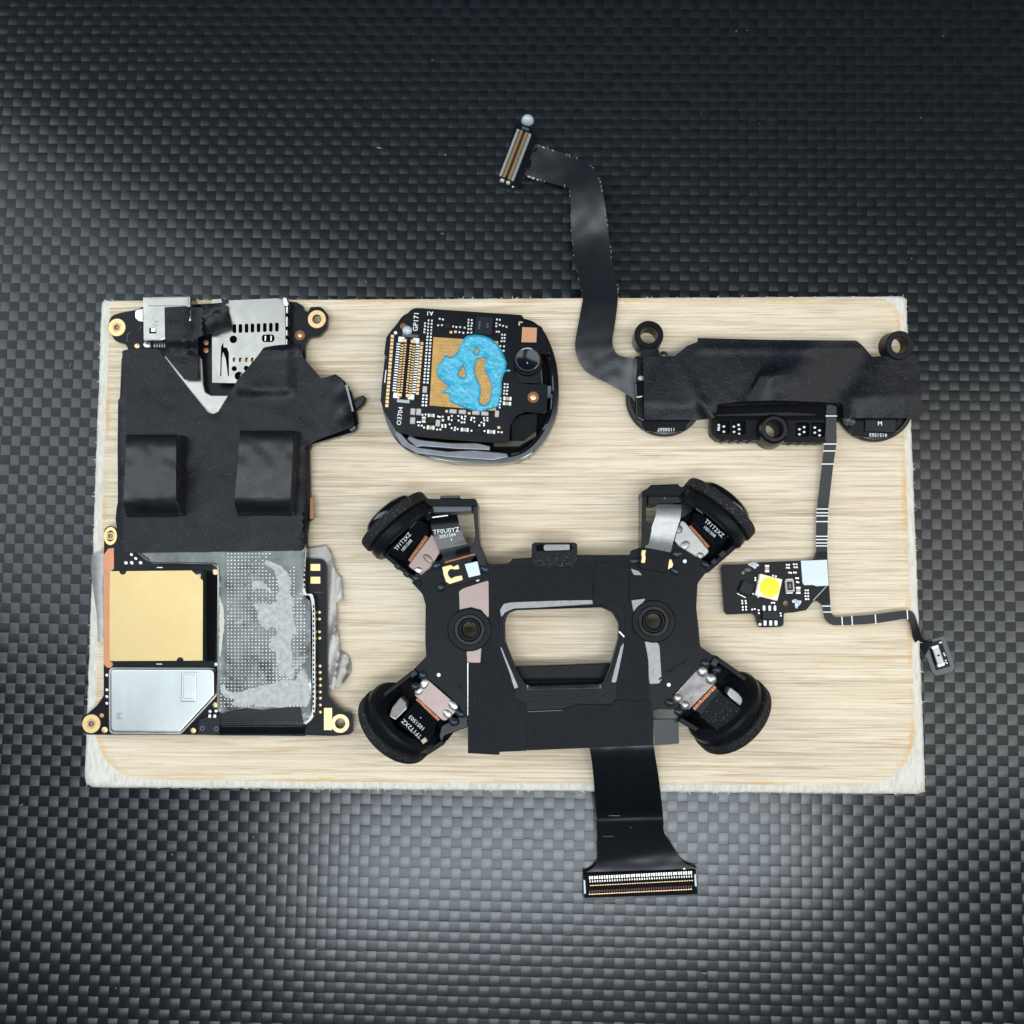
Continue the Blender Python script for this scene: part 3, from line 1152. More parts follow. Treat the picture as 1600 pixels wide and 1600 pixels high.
    # bright rolled edge down the left side and along the top
    ribbon('rolled_edge', [(339.6, 1112, BH + 17), (339.6, 1000, BH + 18), (339.6, 893, BH + 18), (336, 884, BH + 18), (329, 880.8, BH + 18), (242, 879.8, BH + 18), (229, 874.4, BH + 18), (213, 862, BH + 18)],
           [(342, 1112, BH + 17.6), (342, 1000, BH + 19), (342, 892, BH + 19), (338, 882.4, BH + 19), (329, 879, BH + 19), (242, 878, BH + 19), (231, 872.6, BH + 19), (215.4, 861, BH + 19)],
           M['bright_edge'], s_, thick=2.2, cross=2, n=5)
    items = []
    for i in range(26):
        for j in range(46):
            x, y = 345.5 + i * 5.42, 865 + j * 5.42
            if x > 471 and y < 944:
                continue
            if y > 1106 or (x < 352 and y < 1060) or x > 478:
                continue
            if x > 462 and y < 935:
                continue
            nn = mnoise.noise(Vector((x * .012, y * .012, 0)))
            if random.random() < 0.05 or (y < 930 and nn < -0.25) or (y < 905 and x < 352):
                continue
            items.append((x, y, 2.5, 1.8, hsp(x, y) - 1.2, hsp(x, y) + 0.5 + .6 * random.random(), 20))
    strip('dimples', items, mat('embossed_dimple', (.40, .40, .385), .3, .9, var=.4, vs=60), s_)
    def hgr(x, y):
        return hsp(x, y) + 1.1 + 0.9 * abs(mnoise.noise(Vector((x * .16, y * .16, 2))))
    patches = [
        [(415.6, 875), (428, 880), (440, 885), (450, 895), (456, 908), (455.5, 916), (452, 925), (458, 935), (460, 943), (457, 955), (459, 970), (463, 985), (464, 992),
         (457, 990), (455, 1005), (456, 1020), (458, 1040), (460, 1062), (450, 1058), (444, 1052), (441, 1060), (435, 1050), (432, 1030), (432, 1020), (424, 1015),
         (420, 1008), (424, 1003), (422, 998), (430, 995), (433, 985), (428, 978), (418, 984), (408, 978), (402, 965), (404, 958), (396, 944), (410, 943), (425, 943),
         (434, 940), (430, 930), (436, 925), (433, 905), (430, 897), (428, 890), (421, 886), (413, 880)],
        [(393, 912), (400, 907), (410, 910), (418, 916), (424, 924), (427, 928), (416, 922), (408, 918), (400, 921), (396, 925), (394, 918)],
        [(344, 1072), (350, 1068), (354, 1078), (366, 1084), (378, 1080), (395, 1075), (412, 1070), (430, 1068), (446, 1060), (460, 1064), (466, 1052), (474, 1047), (480, 1056),
         (483, 1075), (484, 1098), (478, 1104), (462, 1102), (440, 1105), (415, 1105), (395, 1101), (372, 1104), (362, 1101), (368, 1092), (352, 1090), (346, 1082)],
        [(342.6, 930), (345, 938), (349, 950), (350.5, 965), (350, 985), (348, 1000), (345, 1025), (342.6, 1032)],
    ]
    for k, pt in enumerate(patches):
        drape('grease_smear', pt, hgr if k < 3 else (lambda x, y: hsp(x, y) + 1.2), M['grease'] if k < 3 else mat('yellowed_glue', (0.5, 0.5, 0.42), 0.5, bump=.5, bs=6), s_, step=4.5, thick=1.5, jag=0.9)
    # --- frame wall with slots beside the spreader
    ribbon('shield_fence', [(473, 856, BH + 15), (472.5, 925, BH + 15), (486.5, 940, BH + 15), (488, 1050, BH + 15), (487.5, 1112, BH + 15), (474, 1129, BH + 14)],
           [(478, 856, BH + 15), (477, 923, BH + 15), (491, 938, BH + 15), (492.5, 1050, BH + 15), (491.5, 1113, BH + 15), (478, 1132, BH + 14)],
           M['steel'], t, thick=14, cross=2, n=5)
    sl = []
    for k in range(34):
        y = 864 + k * 7.6
        x = 475.2 if y < 924 else (482 if y < 938 else 489.8)
        if 921 < y < 941:
            continue
        sl.append((x, y, 2.2, 4.6, BH + 12, BH + 15.4, 0))
    strip('fence_slots', sl, M['void'], t)
    # --- black flex under the spreader
    ribbon('flex_tail', [(343, 1098, BH + 6), (342, 1115, BH + 7), (341, 1136, BH + 6), (340, 1149, BH - 2)],
           [(476, 1098, BH + 6), (475.5, 1115, BH + 7), (476, 1136, BH + 6), (477, 1150, BH - 2)], M['flex'], t, thick=3, cross=10)
    for k in range(9):
        box('flex_rib', 409, 1112 + k * 2.9, 126, 0.9, BH + 6, BH + 7.8, mat('flex_rib_black', (0.012, 0.014, 0.02), 0.4), t, bev=0.2)
    # connector block bottom middle
    c = prism('connector', rnd([(310, 1124), (330, 1118), (343, 1117), (343, 1149), (309, 1148)], 2), BH - .3, BH + 8, M['ic'], t, bev=0.8)
    for x, y in ((316, 1138), (338, 1139)):
        ring('rim', x, y, 3.6, 2.4, BH + 8, BH + 8.7, mat('faint_print', (0.12, 0.13, 0.15), 0.5), c, bev=.1, seg=16)
    for x in (327.5, 335.5):
        box('pin', x, 1119, 4.2, 5.2, BH + 3, BH + 9, M['solder'], c)
    # --- silver fabric tapes
    def hf1(x, y):
        return 14 + 3 * mnoise.noise(Vector((x * .08, y * .015, 5))) - max(0, 150 - x) * 1.0
    drape('shielding_tape', [(146, 864), (163, 864), (163, 1004), (153, 1003), (151, 960), (146, 925), (142, 890), (143, 868)], hf1, M['fabric'], t, step=6, thick=2)
    def hf2(x, y):
        rx = (x - 508) / 20
        k = math.sin(x * 0.20 + 0.035 * y + 1.6 * mnoise.noise(Vector((x * .02, y * .012, 1))))
        return 12 + 5.0 * (1 - abs(k)) * min(1, max(0, rx)) + 2.0 * mnoise.noise(Vector((x * .03, y * .012, 7))) - 6 * max(0, rx - .8)
    drape('shielding_tape', rnd([(478, 858), (509, 853), (517, 866), (523, 890), (534, 905), (536, 938), (525, 942), (528, 990), (531, 1019), (541, 1021), (549, 1035),
                                 (549, 1050), (536, 1068), (516, 1081), (509, 1070), (500, 1000), (496, 900)], 3), hf2, M['fabric'], t, step=5, thick=2, jag=.4)
    # --- usb port and card slot
    u = prism('usb_port', rnd([(223, 463, 3), (298.5, 461.5, 3), (299, 500, 0), (257, 530, 0), (252, 532, 3), (224, 532.5, 3)], 2), BH, BH + 33, M['steel'], t, bev=2.2, seg=2)
    prism('shell_back', rnd([(231, 466, 2), (294, 464, 2), (294, 478, 1), (231, 478, 1)], 2), BH + 32.8, BH + 34.0, M['steel'], u, bev=0.5)
    box('latch_slot', 238.5, 516.5, 11, 9, BH + 33, BH + 33.4, M['void'], u, bev=0)
    box('latch_tongue', 239.5, 515.5, 8, 7, BH + 33, BH + 34.2, M['bright_edge'], u, bev=0.6)
    ring('stamped_mark', 243, 505, 4.2, 2.8, BH + 33, BH + 33.7, M['bright_edge'], u, seg=18)
    prism('shell_tab', rnd([(211, 484, 6), (224, 481, 2), (224, 502, 2), (218, 503, 6), (211, 497, 5)], 4), BH, BH + 14, M['bright_edge'], u, bev=1.5, seg=2)
    prism('solder_joint', rnd([(223, 535, 4), (235, 536, 4), (234, 543, 5), (225, 543, 5)], 3), BH, BH + 6, M['solder'], u, bev=1.8, seg=2)
    box('shell_post', 228, 532, 6, 8, BH, BH + 16, M['silver_m'], u)
    for k in range(5):
        box('pin', 241 + k * 4.1, 538.5, 2.0, 8, BH, BH + 5, M['solder'], u, bev=.4)
    slots = []
    for k, x in enumerate((366.3, 375.7, 385.2, 394.4, 404, 413.7, 423.2, 432.6)):
        y = 513.5 - k * 0.35
        slots.append(rnd(rect(x - 2.9, y - 7, x + 2.9, y + 7), 2.9, 3))
    slots.append(circ(364.6, 530.3, 6.0, 16))
    slots.append(rnd(rect(409, 522.5, 429, 534.5), 5.8, 4))
    slots.append([(345.3, 542), (349, 534.5), (349.2, 543), (354.5, 543), (357.6, 551), (357.8, 588), (356.2, 588), (352.6, 560), (348.4, 550), (346.6, 560), (345.8, 588), (344, 588)])
    slots.append(circ(366, 576, 4.1, 12))
    slots.append(circ(384.8, 575.3, 4.1, 12))
    slots.append(circ(373.4, 587.5, 6.9, 14))
    for x in (366, 375.6, 385.4, 394.4):
        slots.append(rnd(rect(x - 2.4, 558.5, x + 2.4, 566), 2.3, 2))
    cs = prism('card_slot', rnd([(331, 468, 0), (345, 467, 0), (348, 470, 0), (434, 466, 3), (441, 470, 3), (445.5, 482, 2), (446.5, 600, 0), (331.5, 598, 0)], 1),
               BH + 19, BH + 21.5, M['steel'], t, bev=0.5, holes=slots)
    box('slot_floor', 388, 533, 108, 122, BH, BH + 10, M['void'], cs, bev=0)
    box('side_wall', 447.6, 515, 3.4, 96, BH, BH + 19, M['bright_edge'], cs)
    for y in (492, 513, 527):
        box('wall_notch', 447.8, y, 4.0, 6, BH + 8, BH + 19.6, M['void'], cs, bev=0)
    prism('corner_clip', rnd([(441, 464), (448, 465), (451, 474), (448, 480), (443, 478)], 2), BH + 4, BH + 23, M['bright_edge'], cs, bev=.8)
    for x in (366, 376, 385.4, 394.6):
        box('contact', x + 0.8, 564.5, 3.2, 9, BH + 10, BH + 16, M['gold'], cs, rot=-16)
    for x in (414.5, 423.5):
        box('contact', x, 528.5, 3, 9, BH + 10, BH + 17, M['bright_edge'], cs)
    for k in range(3):
        box('spring', 376.0 + k, 588 - 3 * k, 2.2, 5, BH + 10, BH + 16, M['silver_m'], cs, rot=20)
    prism('fold_tab', rnd([(345, 466.5), (356, 468), (356, 474), (347, 473)], 1), BH + 16, BH + 24, M['plastic'], cs)
    # bright bracket that shows in the V between the tapes
    prism('steel_bracket', rnd([(240, 556, 0), (308, 553, 2), (315.5, 560, 5), (318, 600, 2), (321, 612, 5), (330, 617, 3), (372, 617, 0), (343, 650, 3), (318, 650, 2)], 3),
          BH, BH + 14, M['steel'], t, bev=2, seg=2)
    strip('bracket_dots', [(325 + k * 4.2, 635 + (k % 2) * 1.2, 1.3, 1.1, BH + 13.5, BH + 14.4, 0) for k in range(5)], M['bright_edge'], t)
    # --- big black tape in its two layers
    tape = rnd([(191, 548, 3), (200, 546, 0), (246, 545, 1), (322, 643, 2), (333, 647, 4), (341, 643, 2), (371, 594, 3), (404, 554, 3), (412, 543, 4), (430, 539.5, 4), (455, 537.5, 3),
                (470, 538.5, 2), (473, 558, 3), (489, 576, 3), (502, 591, 2), (507, 590, 1), (524, 584.5, 3), (534, 591, 6), (541, 610, 3), (549, 640, 3), (553, 661, 4), (546, 668, 4),
                (505, 683, 5), (486, 691, 8), (483, 706, 4), (482.6, 777, 2), (480, 815, 2), (477, 840, 2), (479, 852, 1), (471, 860.5, 1), (330, 862, 1), (194.5, 864, 1), (192, 850, 3), (184, 833, 3),
                (180.5, 812, 3), (182, 795, 3), (184.5, 783, 2), (183.6, 700, 2), (184.5, 626, 3), (191.4, 614, 3), (191, 575, 2)], 3, 3)
    def ht(x, y):
        h = BH + 20
        h += 2.6 * mnoise.noise(Vector((x * .016, y * .016, 2)))
        h += 1.2 * mnoise.noise(Vector((x * .05, y * .05, 3)))
        if x > 497:                      # wraps a small module on the right
            u = (x - 497) / 55
            h += 9 * math.sin(min(1, u) * 2.6) + 3.0 * math.sin((x * .6 + y) * .16) * u
            h -= 9 * max(0, (x - 541 - (y - 600) * .12) / 10)
        if x < 192 and y > 610:
            h -= (192 - x) * 1.3
        if x > 474 and y > 700:
            h -= (x - 474) * 1.2
        if y < 560 and x > 405:          # fold over the card slot
            h += 4.0 * math.exp(-((y - 548 + (x - 440) * .05) / 5.5) ** 2)
        if x > 366 and y < 625:          # lies over the card slot cover
            h += 7.5 * max(0, min(1, (x - 366) / 8)) * max(0, min(1, (458 - x) / 6)) * max(0, min(1, (622 - y) / 14))
        d = (x - 330) * 0.62 + (y - 700) * .25
        h += 2.4 * math.exp(-((x - 310 + (y - 660) * .25) / 14) ** 2) * math.exp(-((y - 670) / 45) ** 2)
        return h
    drape('insulating_tape', tape, ht, M['tape'], t, step=7, thick=2.2)
    def ht2(x, y):
        h = BH + 26
        h += 8.5 * max(0, min(1, (545 - y) / 14))
        if x > 318 and y < 530:
            h = BH + 30 + 2.8 * math.sin((x * .5 + y * .9) * .16) + 1.8 * mnoise.noise(Vector((x * .09, y * .09, 8)))
        h -= 7 * math.exp(-((x - 308 + (y - 480) * .12) / 8) ** 2) * (1 if y < 550 else 0)
        if y > 550:
            h -= 2.6
        return h + 1.5 * mnoise.noise(Vector((x * .05, y * .05, 11)))
    drape('insulating_tape', rnd([(257, 480, 1), (290, 478.5, 1), (300, 480, 2), (318, 480.5, 2), (322, 475, 2), (352, 472.5, 3), (357, 490, 3), (359.5, 511, 2), (345, 516, 3), (334, 521, 3),
                                  (322, 522.5, 2), (309, 527, 2), (309, 592.5, 1), (288, 593, 1), (258, 556, 1)], 2, 3), ht2, M['tape'], t, step=5, thick=2)
    # module under the right flap
    prism('side_module', rnd([(503, 592), (530, 588), (545, 604), (556, 648), (559, 668), (552, 675), (484, 695), (482, 688)], 5), BH - 10, BH + 4, M['gloss'], t, bev=1.5)
    box('module_contact', 545.4, 622, 4.2, 44, BH + 6, BH + 9, M['label'], t, rot=14)
    prism('release_lever', rnd([(551, 629), (558, 621), (567, 617.5), (572.5, 622), (569, 630), (562, 637), (556, 641)], 3), BH - 8, BH + 6, M['plastic'], t, bev=2)
    prism('bright_corner', rnd([(545, 671), (554, 664), (556, 668), (549, 674)], 1), BH + 4, BH + 8, M['bright_edge'], t, bev=.5)
    prism('polyimide_edge', rect(484, 777, 490, 811), BH - 2, BH + 3, mat('amber_film', (0.30, 0.13, 0.03), 0.35), t, bev=.3)
    # --- the two foam pads wrapped in film
    def pad(x0t, x1t, yt, x0b, x1b, yb, yroll, rightfoam, label):
        """profile runs from the top edge (yt) over the flat to the rolled lower edge"""
        h0 = BH + 19
        H = 35
        prof = []
        for k in range(6):
            a = k / 5 * math.pi / 2
            prof.append((yt + 7 * (1 - math.sin(a)) * 0.6, h0 + H - 9 + 9 * math.sin(a) - 0.0 if k else h0))
        prof = [(yt, h0 - 1), (yt - 1, h0 + H * .4), (yt + 2, h0 + H * .66), (yt + 8, h0 + H * .86), (yt + 18, h0 + H * .97), (yt + 34, h0 + H), (yt + 60, h0 + H + 1.5), (yroll - 14, h0 + H + .8),
                (yroll - 4, h0 + H - 1), (yroll + 3, h0 + H - 5), (yroll + 9, h0 + H - 13), (yroll + 16, h0 + H - 24), (yb, h0 + 6), (yb, h0 - 1)]
        def X0(y):
            u = (y - yt) / (yb - yt)
            return x0t + (x0b - x0t) * min(1, max(0, u)) + (0 if y < yroll + 3 else (y - yroll - 3) * .33)
        def X1(y):
            u = (y - yt) / (yb - yt)
            return x1t + (x1b - x1t) * min(1, max(0, u))
        pc = cr([(p[0], p[1], 0) for p in prof], 4)
        left = [(X0(p.x), p.x, p.y) for p in pc]
        right = [(X1(p.x), p.x, p.y) for p in pc]
        fm_v, top, bot = [], [], []
        # foam core: same profile shrunk, right end stands proud of the film
        cl = [(X0(p.x) + 1.5, p.x + (1.2 if p.x < (yt + yb) / 2 else -1.2), max(h0 - 1, p.y - 1.6)) for p in pc]
        crt = [(X1(p.x) + 1.2 + (h0 + H - p.y) * (841 - x1t) / F * 1.15, p.x + (1.2 if p.x < (yt + yb) / 2 else -1.2), max(h0 - 1, p.y - 1.6)) for p in pc]
        vs = []
        nseg = len(cl)
        for a_, b_ in zip(cl, crt):
            vs.append(W(*a_)); vs.append(W(*b_))
        wc = sum(vs, Vector((0, 0, 0))) / len(vs)
        wc.z = ZW + h0 * PX
        vs = [v - wc for v in vs]
        fs = [(2 * i, 2 * i + 1, 2 * i + 3, 2 * i + 2) for i in range(nseg - 1)]
        fs.append(tuple(2 * i for i in range(nseg)))
        fs.append(tuple(2 * i + 1 for i in range(nseg))[::-1])
        fs.append((0, 2 * nseg - 2, 2 * nseg - 1, 1))
        me = mesh_from('foam_pad', vs, fs, M['foam'])
        bm = bmesh.new(); bm.from_mesh(me); bmesh.ops.recalc_face_normals(bm, faces=bm.faces); bm.to_mesh(me); bm.free()
        fo = link('foam_pad', me, t, wc, label=label)
        ribbon('film_wrap', left, right, M['film'], fo, thick=0.8, n=1, cross=10, jit=3.0)
        # thin film lip along the foam's outer side
        return fo
    pad(197.5, 275, 680, 192, 275, 807, 786, 0, 'left foam pad wrapped in glossy film')
    pad(375, 459, 674, 365, 452.5, 805, 784, 0, 'right foam pad wrapped in glossy film')
    strip('film_scratches', [(381, 748, 9, .6, BH + 54.5, BH + 56.6, 0), (397, 747.5, 6, .6, BH + 54.5, BH + 56.6, 8), (390, 752, 13, .5, BH + 54.5, BH + 56.6, -4),
                             (398, 757, 5, .5, BH + 54.5, BH + 56.4, 20), (402, 754, 4, .5, BH + 54.5, BH + 56.4, 60)], mat('faint_print', (0.12, 0.13, 0.15), 0.5), t)
main_board()

# ================================================================ small camera module with paste
def camera_module():
    t = thing('camera_module', 'black camera module with bright blue paste smeared on its circuit board', 'camera module', 735, 610, 0)
    H = 62.0
    cup = loop([(645, 487), (730, 490), (812, 496), (842, 508), (858, 532), (869, 565), (873, 600), (872, 640), (862, 670), (845, 696), (823, 714), (795, 722), (750, 724), (700, 721), (655, 711), (630, 699), (612, 678), (600, 648), (595, 615), (599, 575), (604, 535), (620, 505)])
    def shrink(k):
        return [(735 + (x - 735) * k, 606 + (y - 606) * k) for x, y in cup]
    inner = shrink(0.925)
    prism('housing', cup, 0, 34, M['gloss'], t, bev=2.2, holes=[inner], seg=2)
    prism('housing_floor', inner, 2, 12, M['void'], t, bev=0)
    prism('inner_step', shrink(0.945), 4, 24, M['plastic_m'], t, bev=1, holes=[shrink(0.90)])
    # grey metal frame seen along the lower edge
    prism('bracket', rnd([(618, 672, 4), (626, 676, 4), (640, 692, 6), (654, 699, 4), (700, 705, 4), (740, 703, 3), (792, 708, 2), (795, 714, 2), (770, 719, 4), (700, 714, 6), (650, 708, 8), (628, 696, 6), (618, 680, 4)], 4),
          12, 40, M['brack'], t, bev=1.5, seg=2)
    prism('bracket', rnd([(640, 680, 3), (652, 686, 3), (664, 688, 3), (705, 692, 2), (745, 692, 2), (766, 697, 2), (765, 703, 2), (712, 701, 2), (660, 697, 4), (650, 698, 4), (636, 686, 3)], 3),
          12, 46, M['brack'], t, bev=1.2, seg=2)
    for x, y, w, l, r_ in ((725, 716, 60, 5, -2), (806, 712, 16, 12, 10), (852, 667, 5, 12, -34), (862, 628, 4, 26, -4), (858, 612, 7, 20, -4), (846, 590, 3, 40, 4)):
        box('clip', x, y, w, l, 14, 30, M['brack'] if x > 840 else M['plastic'], t, rot=r_, bev=1)
    prism('flex_fold', rnd([(798, 660, 10), (812, 648, 8), (840, 645, 3), (838, 672, 3), (818, 688, 3), (799, 688, 2)], 4), 20, 44, M['flex_grey'] if False else M['plastic_m'], t, bev=1)
    prism('flex_fold', rnd([(800, 688, 1), (822, 684, 3), (838, 672, 2), (838, 682, 3), (810, 698, 6), (772, 698, 2), (770, 692, 2)], 2), 20, 38, mat('dark_olive_plastic', (.03, .028, .022), .4), t, bev=1)
    pcb = rnd([(645, 481, 14), (660, 481.5, 2), (815, 492, 4), (822, 502, 3), (846, 510, 5), (860, 539, 4), (859, 551, 3), (850, 550.5, 2), (826, 546, 6), (806, 552, 9), (803, 580, 9), (812, 598, 8), (828, 600, 1),
               (855, 600.5, 1), (854.5, 641, 3), (850, 644.5, 3), (822, 641.5, 8), (807, 647, 10), (797, 662, 6), (795.5, 688, 3), (791, 691.5, 3), (740, 688, 1), (690, 684.5, 1), (641, 679.5, 5), (618, 671, 4),
               (599, 642, 8), (594.5, 625, 4), (601, 562, 1), (605, 558, 1), (600, 553, 1), (603.6, 527, 6), (612, 515, 4)], 3, 4)
    prism('circuit_board', pcb, H - 9, H, M['pcb'], t, bev=0.6, side=M['pcb_edge'])
    prism('board_support', rnd([(640, 500, 10), (800, 505, 10), (800, 660, 10), (780, 676, 10), (640, 668, 10), (615, 640, 10), (620, 530, 10)], 8), 12, H - 9.5, M['void'], t, bev=0)
    # lens barrel
    lb = revolve('lens_barrel', (824.7, 570, H - 28), (0, 1), -90, [(0, 0), (0, 22), (22, 22), (24, 21), (24, 19.5), (37, 18.6), (39, 17.2), (38.4, 15.6), (37.6, 0)], M['glass'], t, seg=48,
                 mats=[M['plastic'], M['glass'], mat('thin_bright_rim', (.35, .37, .4), .3, .8)], pm=[0, 0, 0, 0, 0, 2, 1, 1])
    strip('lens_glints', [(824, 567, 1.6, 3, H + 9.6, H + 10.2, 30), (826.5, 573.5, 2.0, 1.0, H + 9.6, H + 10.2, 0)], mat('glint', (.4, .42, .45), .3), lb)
    prism('lens_seat', rnd([(800, 545, 4), (846, 552, 3), (844, 600, 3), (802, 598, 4)], 4), 12, H - 12, M['plastic'], t, bev=1)
    # edge pads
    for k in range(19):
        u = k / 18
        box('edge_pad', 613.2 - 8.8 * u, 525.3 + 108.4 * u, 5.2, 5.0, H - .4, H + .7, M['gold'], t, rot=-5, bev=.3)
    for k in range(14):
        u = k / 13
        box('edge_pad', 658.9 - 6.7 * u, 536.6 + 77.8 * u, 5.0, 4.9, H - .4, H + .7, M['gold'], t, rot=-5, bev=.3)
    solder = []
    for k in range(27):
        y = 500.5 + k * 5.1
        if 602 < y < 614:
            continue
        x = 669.7 - 9.4 * (y - 500) / 134
        s_ = 2.4 if k < 5 else 3.2
        solder += [(x, y, s_, 3.0, H - .2, H + 1.8, -5), (x + 5.2, y + .3, s_, 3.0, H - .2, H + 1.8, -5)]
    for x, y in ((664, 505), (664, 509.5), (663.4, 514.5), (663, 519), (687, 498), (692, 499), (684.5, 508), (690.5, 508), (708, 510), (713, 511), (719, 511), (726, 512),
                 (732, 499.5), (737, 500), (732, 504), (737.5, 505), (731.5, 509), (736.5, 509), (732, 514), (736, 514), (718, 519), (724, 520), (731, 519.5), (736.4, 519.6),
                 (776.5, 499), (781, 499.6), (775.5, 505), (781, 507.6), (775.4, 509.5), (786, 509), (791.5, 510.5), (776, 518), (779.6, 518.4),
                 (784.5, 522.8), (788.8, 523), (784.6, 528), (788.6, 528), (783.6, 533), (788, 533), (781.6, 540.6), (787.5, 541), (783, 547.6), (787, 548),
                 (788.6, 600), (793, 600.4), (788.4, 605), (793, 605), (788, 610.4), (792.4, 610.4), (787.6, 615), (791.8, 615.6), (782, 622.4), (782, 627), (781, 632), (780.6, 636.6),
                 (660, 648), (665, 647.6), (652.6, 659.4), (656, 659.4), (654, 664.6), (659, 665), (662.6, 668), (684.6, 650.6), (687, 651.6), (691.6, 651), (683, 671), (688, 671),
                 (701, 652), (701, 655), (706, 650), (706, 656.4), (716, 650), (716.6, 657), (721.4, 651), (721.8, 653.6), (727, 650.6), (726, 655), (721.4, 660), (725.6, 660),
                 (691, 664), (696, 664), (691, 667), (696, 667), (702.6, 663), (705.6, 669), (711, 668), (710.4, 672), (737, 652.6), (736, 656), (741, 653), (741.4, 658.6), (752, 659.8),
                 (756, 653), (757, 656.6), (761.6, 653), (761.6, 657), (756, 661.6), (756.4, 664.6), (749, 664.6), (778.6, 675), (784, 675.4), (736.6, 673), (757, 673.4), (715, 670.4)):
        solder.append((x, y, 2.9, 2.7, H - .2, H + 2.0, -4))
    strip('solder_joints', solder, M['solder'], t)
    for x, y in ((704.6, 519), (711.6, 518.4), (698, 642.6), (692, 656.6), (733, 645.6), (779.4, 668)):
        box('copper_pad', x, y, 4.4, 4.2, H - .3, H + .9, M['gold'], t, bev=.3)
    for x, y, w, l in ((645, 643, 7.6, 10.4), (654, 643.4, 7.6, 10.4), (644.6, 657, 7.8, 10.6), (663.6, 608.4, 7, 10.6), (707.8, 642.6, 11.4, 6.6), (722.4, 643.4, 11.4, 6.6),
                       (743.4, 645, 11.6, 6.2), (757.4, 646, 11.4, 6.2), (776.4, 646.4, 6.4, 10.4), (684, 661, 7, 10.6)):
        box('capacitor', x, y, w, l, H - .2, H + 5.2, M['cap'], t, rot=-4, bev=.7)
    for x, y, w, l in ((662, 655.6, 5.8, 9.4), (673.6, 649, 10.4, 5.2), (672.8, 668, 12, 6.2), (792.8, 622.6, 13, 5.4), (792.2, 630.4, 13, 5.4), (726, 671.4, 12.4, 5.6), (767.4, 674.6, 12.4, 5.6)):
        smd(x, y, w, l, H - .2, t, -4, 'cap_tan', 4.4)
    for x, y, w, l in ((675, 656.8, 10, 9.4), (711, 653.6, 8.4, 7.6), (747, 655, 9.6, 8.4), (747, 673, 9.6, 8.4), (699.6, 509.6, 9, 7)):
        box('small_chip', x, y, w, l, H - .2, H + 4.4, M['ic'], t, rot=-4)
    ch = box('large_chip', 756.6, 508.6, 27, 29, H - .2, H + 6, M['ic'], t, rot=-6, bev=.7)
    for k, s_ in enumerate(('MW8', 'E11')):
        text('chip_print', s_, 749.5 + 12.5 * k, 508, H + 6.1, 3.6, 84, mat('faint_print', (0.12, 0.13, 0.15), 0.5), ch)
    # brown test ring, corner mark, printed patch
    rg = ring('test_ring', 833.2, 620.6, 9.0, 5.0, H - .3, H + .9, M['brown'], t, bev=.3)
    dome('centre', 833.2, 620.6, 5.2, H - .2, 1.3, M['gold'], rg)
    box('corner_mark', 813.4, 503.4, 6.4, 2.0, H - .2, H + .5, mat('buff_print', (.62, .5, .38), .5), t)
    box('corner_mark', 811.2, 506, 2.0, 5.4, H - .2, H + .5, mat('buff_print', (.62, .5, .38), .5), t)
    prism('printed_patch', [(816, 511), (839, 512), (838, 535), (814.6, 534.6)], H - .2, H + .6, M['code'], t, bev=.2)
    prism('flex_pad', rnd([(812, 545, 1), (858, 550, 2), (860, 540, 2)], 1), H - 2, H - .2, mat('amber_film', (0.30, 0.13, 0.03), 0.35), t, bev=.2)
    # printing
    text('board_print', 'GP171', 650.2, 502.5, H + .25, 7.4, 86, M['white'], t)
    text('board_print', 'A1', 671.5, 489.4, H + .25, 6.4, 180, M['white'], t)
    text('board_print', 'O3704', 625, 650, H + .25, 6.8, 84, M['white'], t)
    dome('fiducial', 618, 520, 2.7, H - .2, .7, M['white'], t)
    ribbon('edge_mark', [(602.6, 578, H + .4), (600.4, 598, H + .4)], [(603.8, 578, H + .4), (601.8, 598, H + .4)], M['white'], t, thick=.6, cross=1, n=2)
    dome('brown_hole', 630, 509.5, 6, H - .3, .5, M['brown'], t)
    dome('glue_bead', 636.3, 516.6, 7.8, H - .2, 6.5, M['bead'], t)
    # board connector
    rot = -5.2
    c = box('connector', 634.6, 575, 33, 92, H - .2, H + 3.5, M['plastic_m'], t, rot=rot, bev=.8)
    ax, ay = math.sin(R(rot)), math.cos(R(rot))      # unit along the length, downwards in the photo
    def P(u, v):       # u across to the right, v down
        return 634.6 + u * math.cos(R(rot)) + v * math.sin(R(rot)), 575 - u * math.sin(R(rot)) + v * math.cos(R(rot)) * 1.0
    def Q(u, v):
        return 634.6 + u * ay + v * ax, 575 - u * ax * 1.0 * -1 * -1 + v * ay
    for v in (-44, 44):
        for u in (-11.5, 11.5):
            x, y = Q(u, v)
            box('end_clip', x, y, 10, 9, H + 2, H + 10, M['solder'], c, rot=rot, bev=.7)
            x, y = Q(u * .62, v * .97)
            box('gold_clip', x, y, 8, 6, H + 3, H + 11, M['gold'], c, rot=rot, bev=.7)
    x, y = Q(0, 52)
    box('end_bar', x, y, 20, 5, H, H + 4, mat('frosted_bar', (.36, .42, .44), .4), c, rot=rot)
    x, y = Q(2, -51)
    box('end_bar', x, y, 26, 5, H, H + 3, mat('dark_bar', (.06, .075, .085), .4), c, rot=rot)
    pin_s, pin_g = [], []
    for k in range(19):
        v = -36.5 + k * 4.05 + .3
        for sgn in (-1, 1):
            x, y = Q(15.2 * sgn, v)
            pin_s.append((x, y, 6.4, 2.0, H + 1, H + 4.2, rot))
            x, y = Q(9.2 * sgn, v + 1)
            pin_g.append((x, y, 5.0, 1.9, H + 3, H + 9.0, rot - 10 * sgn))
            x, y = Q(4.2 * sgn, v)
            pin_g.append((x, y, 3.6, 2.1, H + 3, H + 8, rot + 16 * sgn))
    strip('outer_pins', pin_s, M['solder'], c)
    strip('inner_pins', pin_g, M['gold'], c)
    x, y = Q(0, 0)
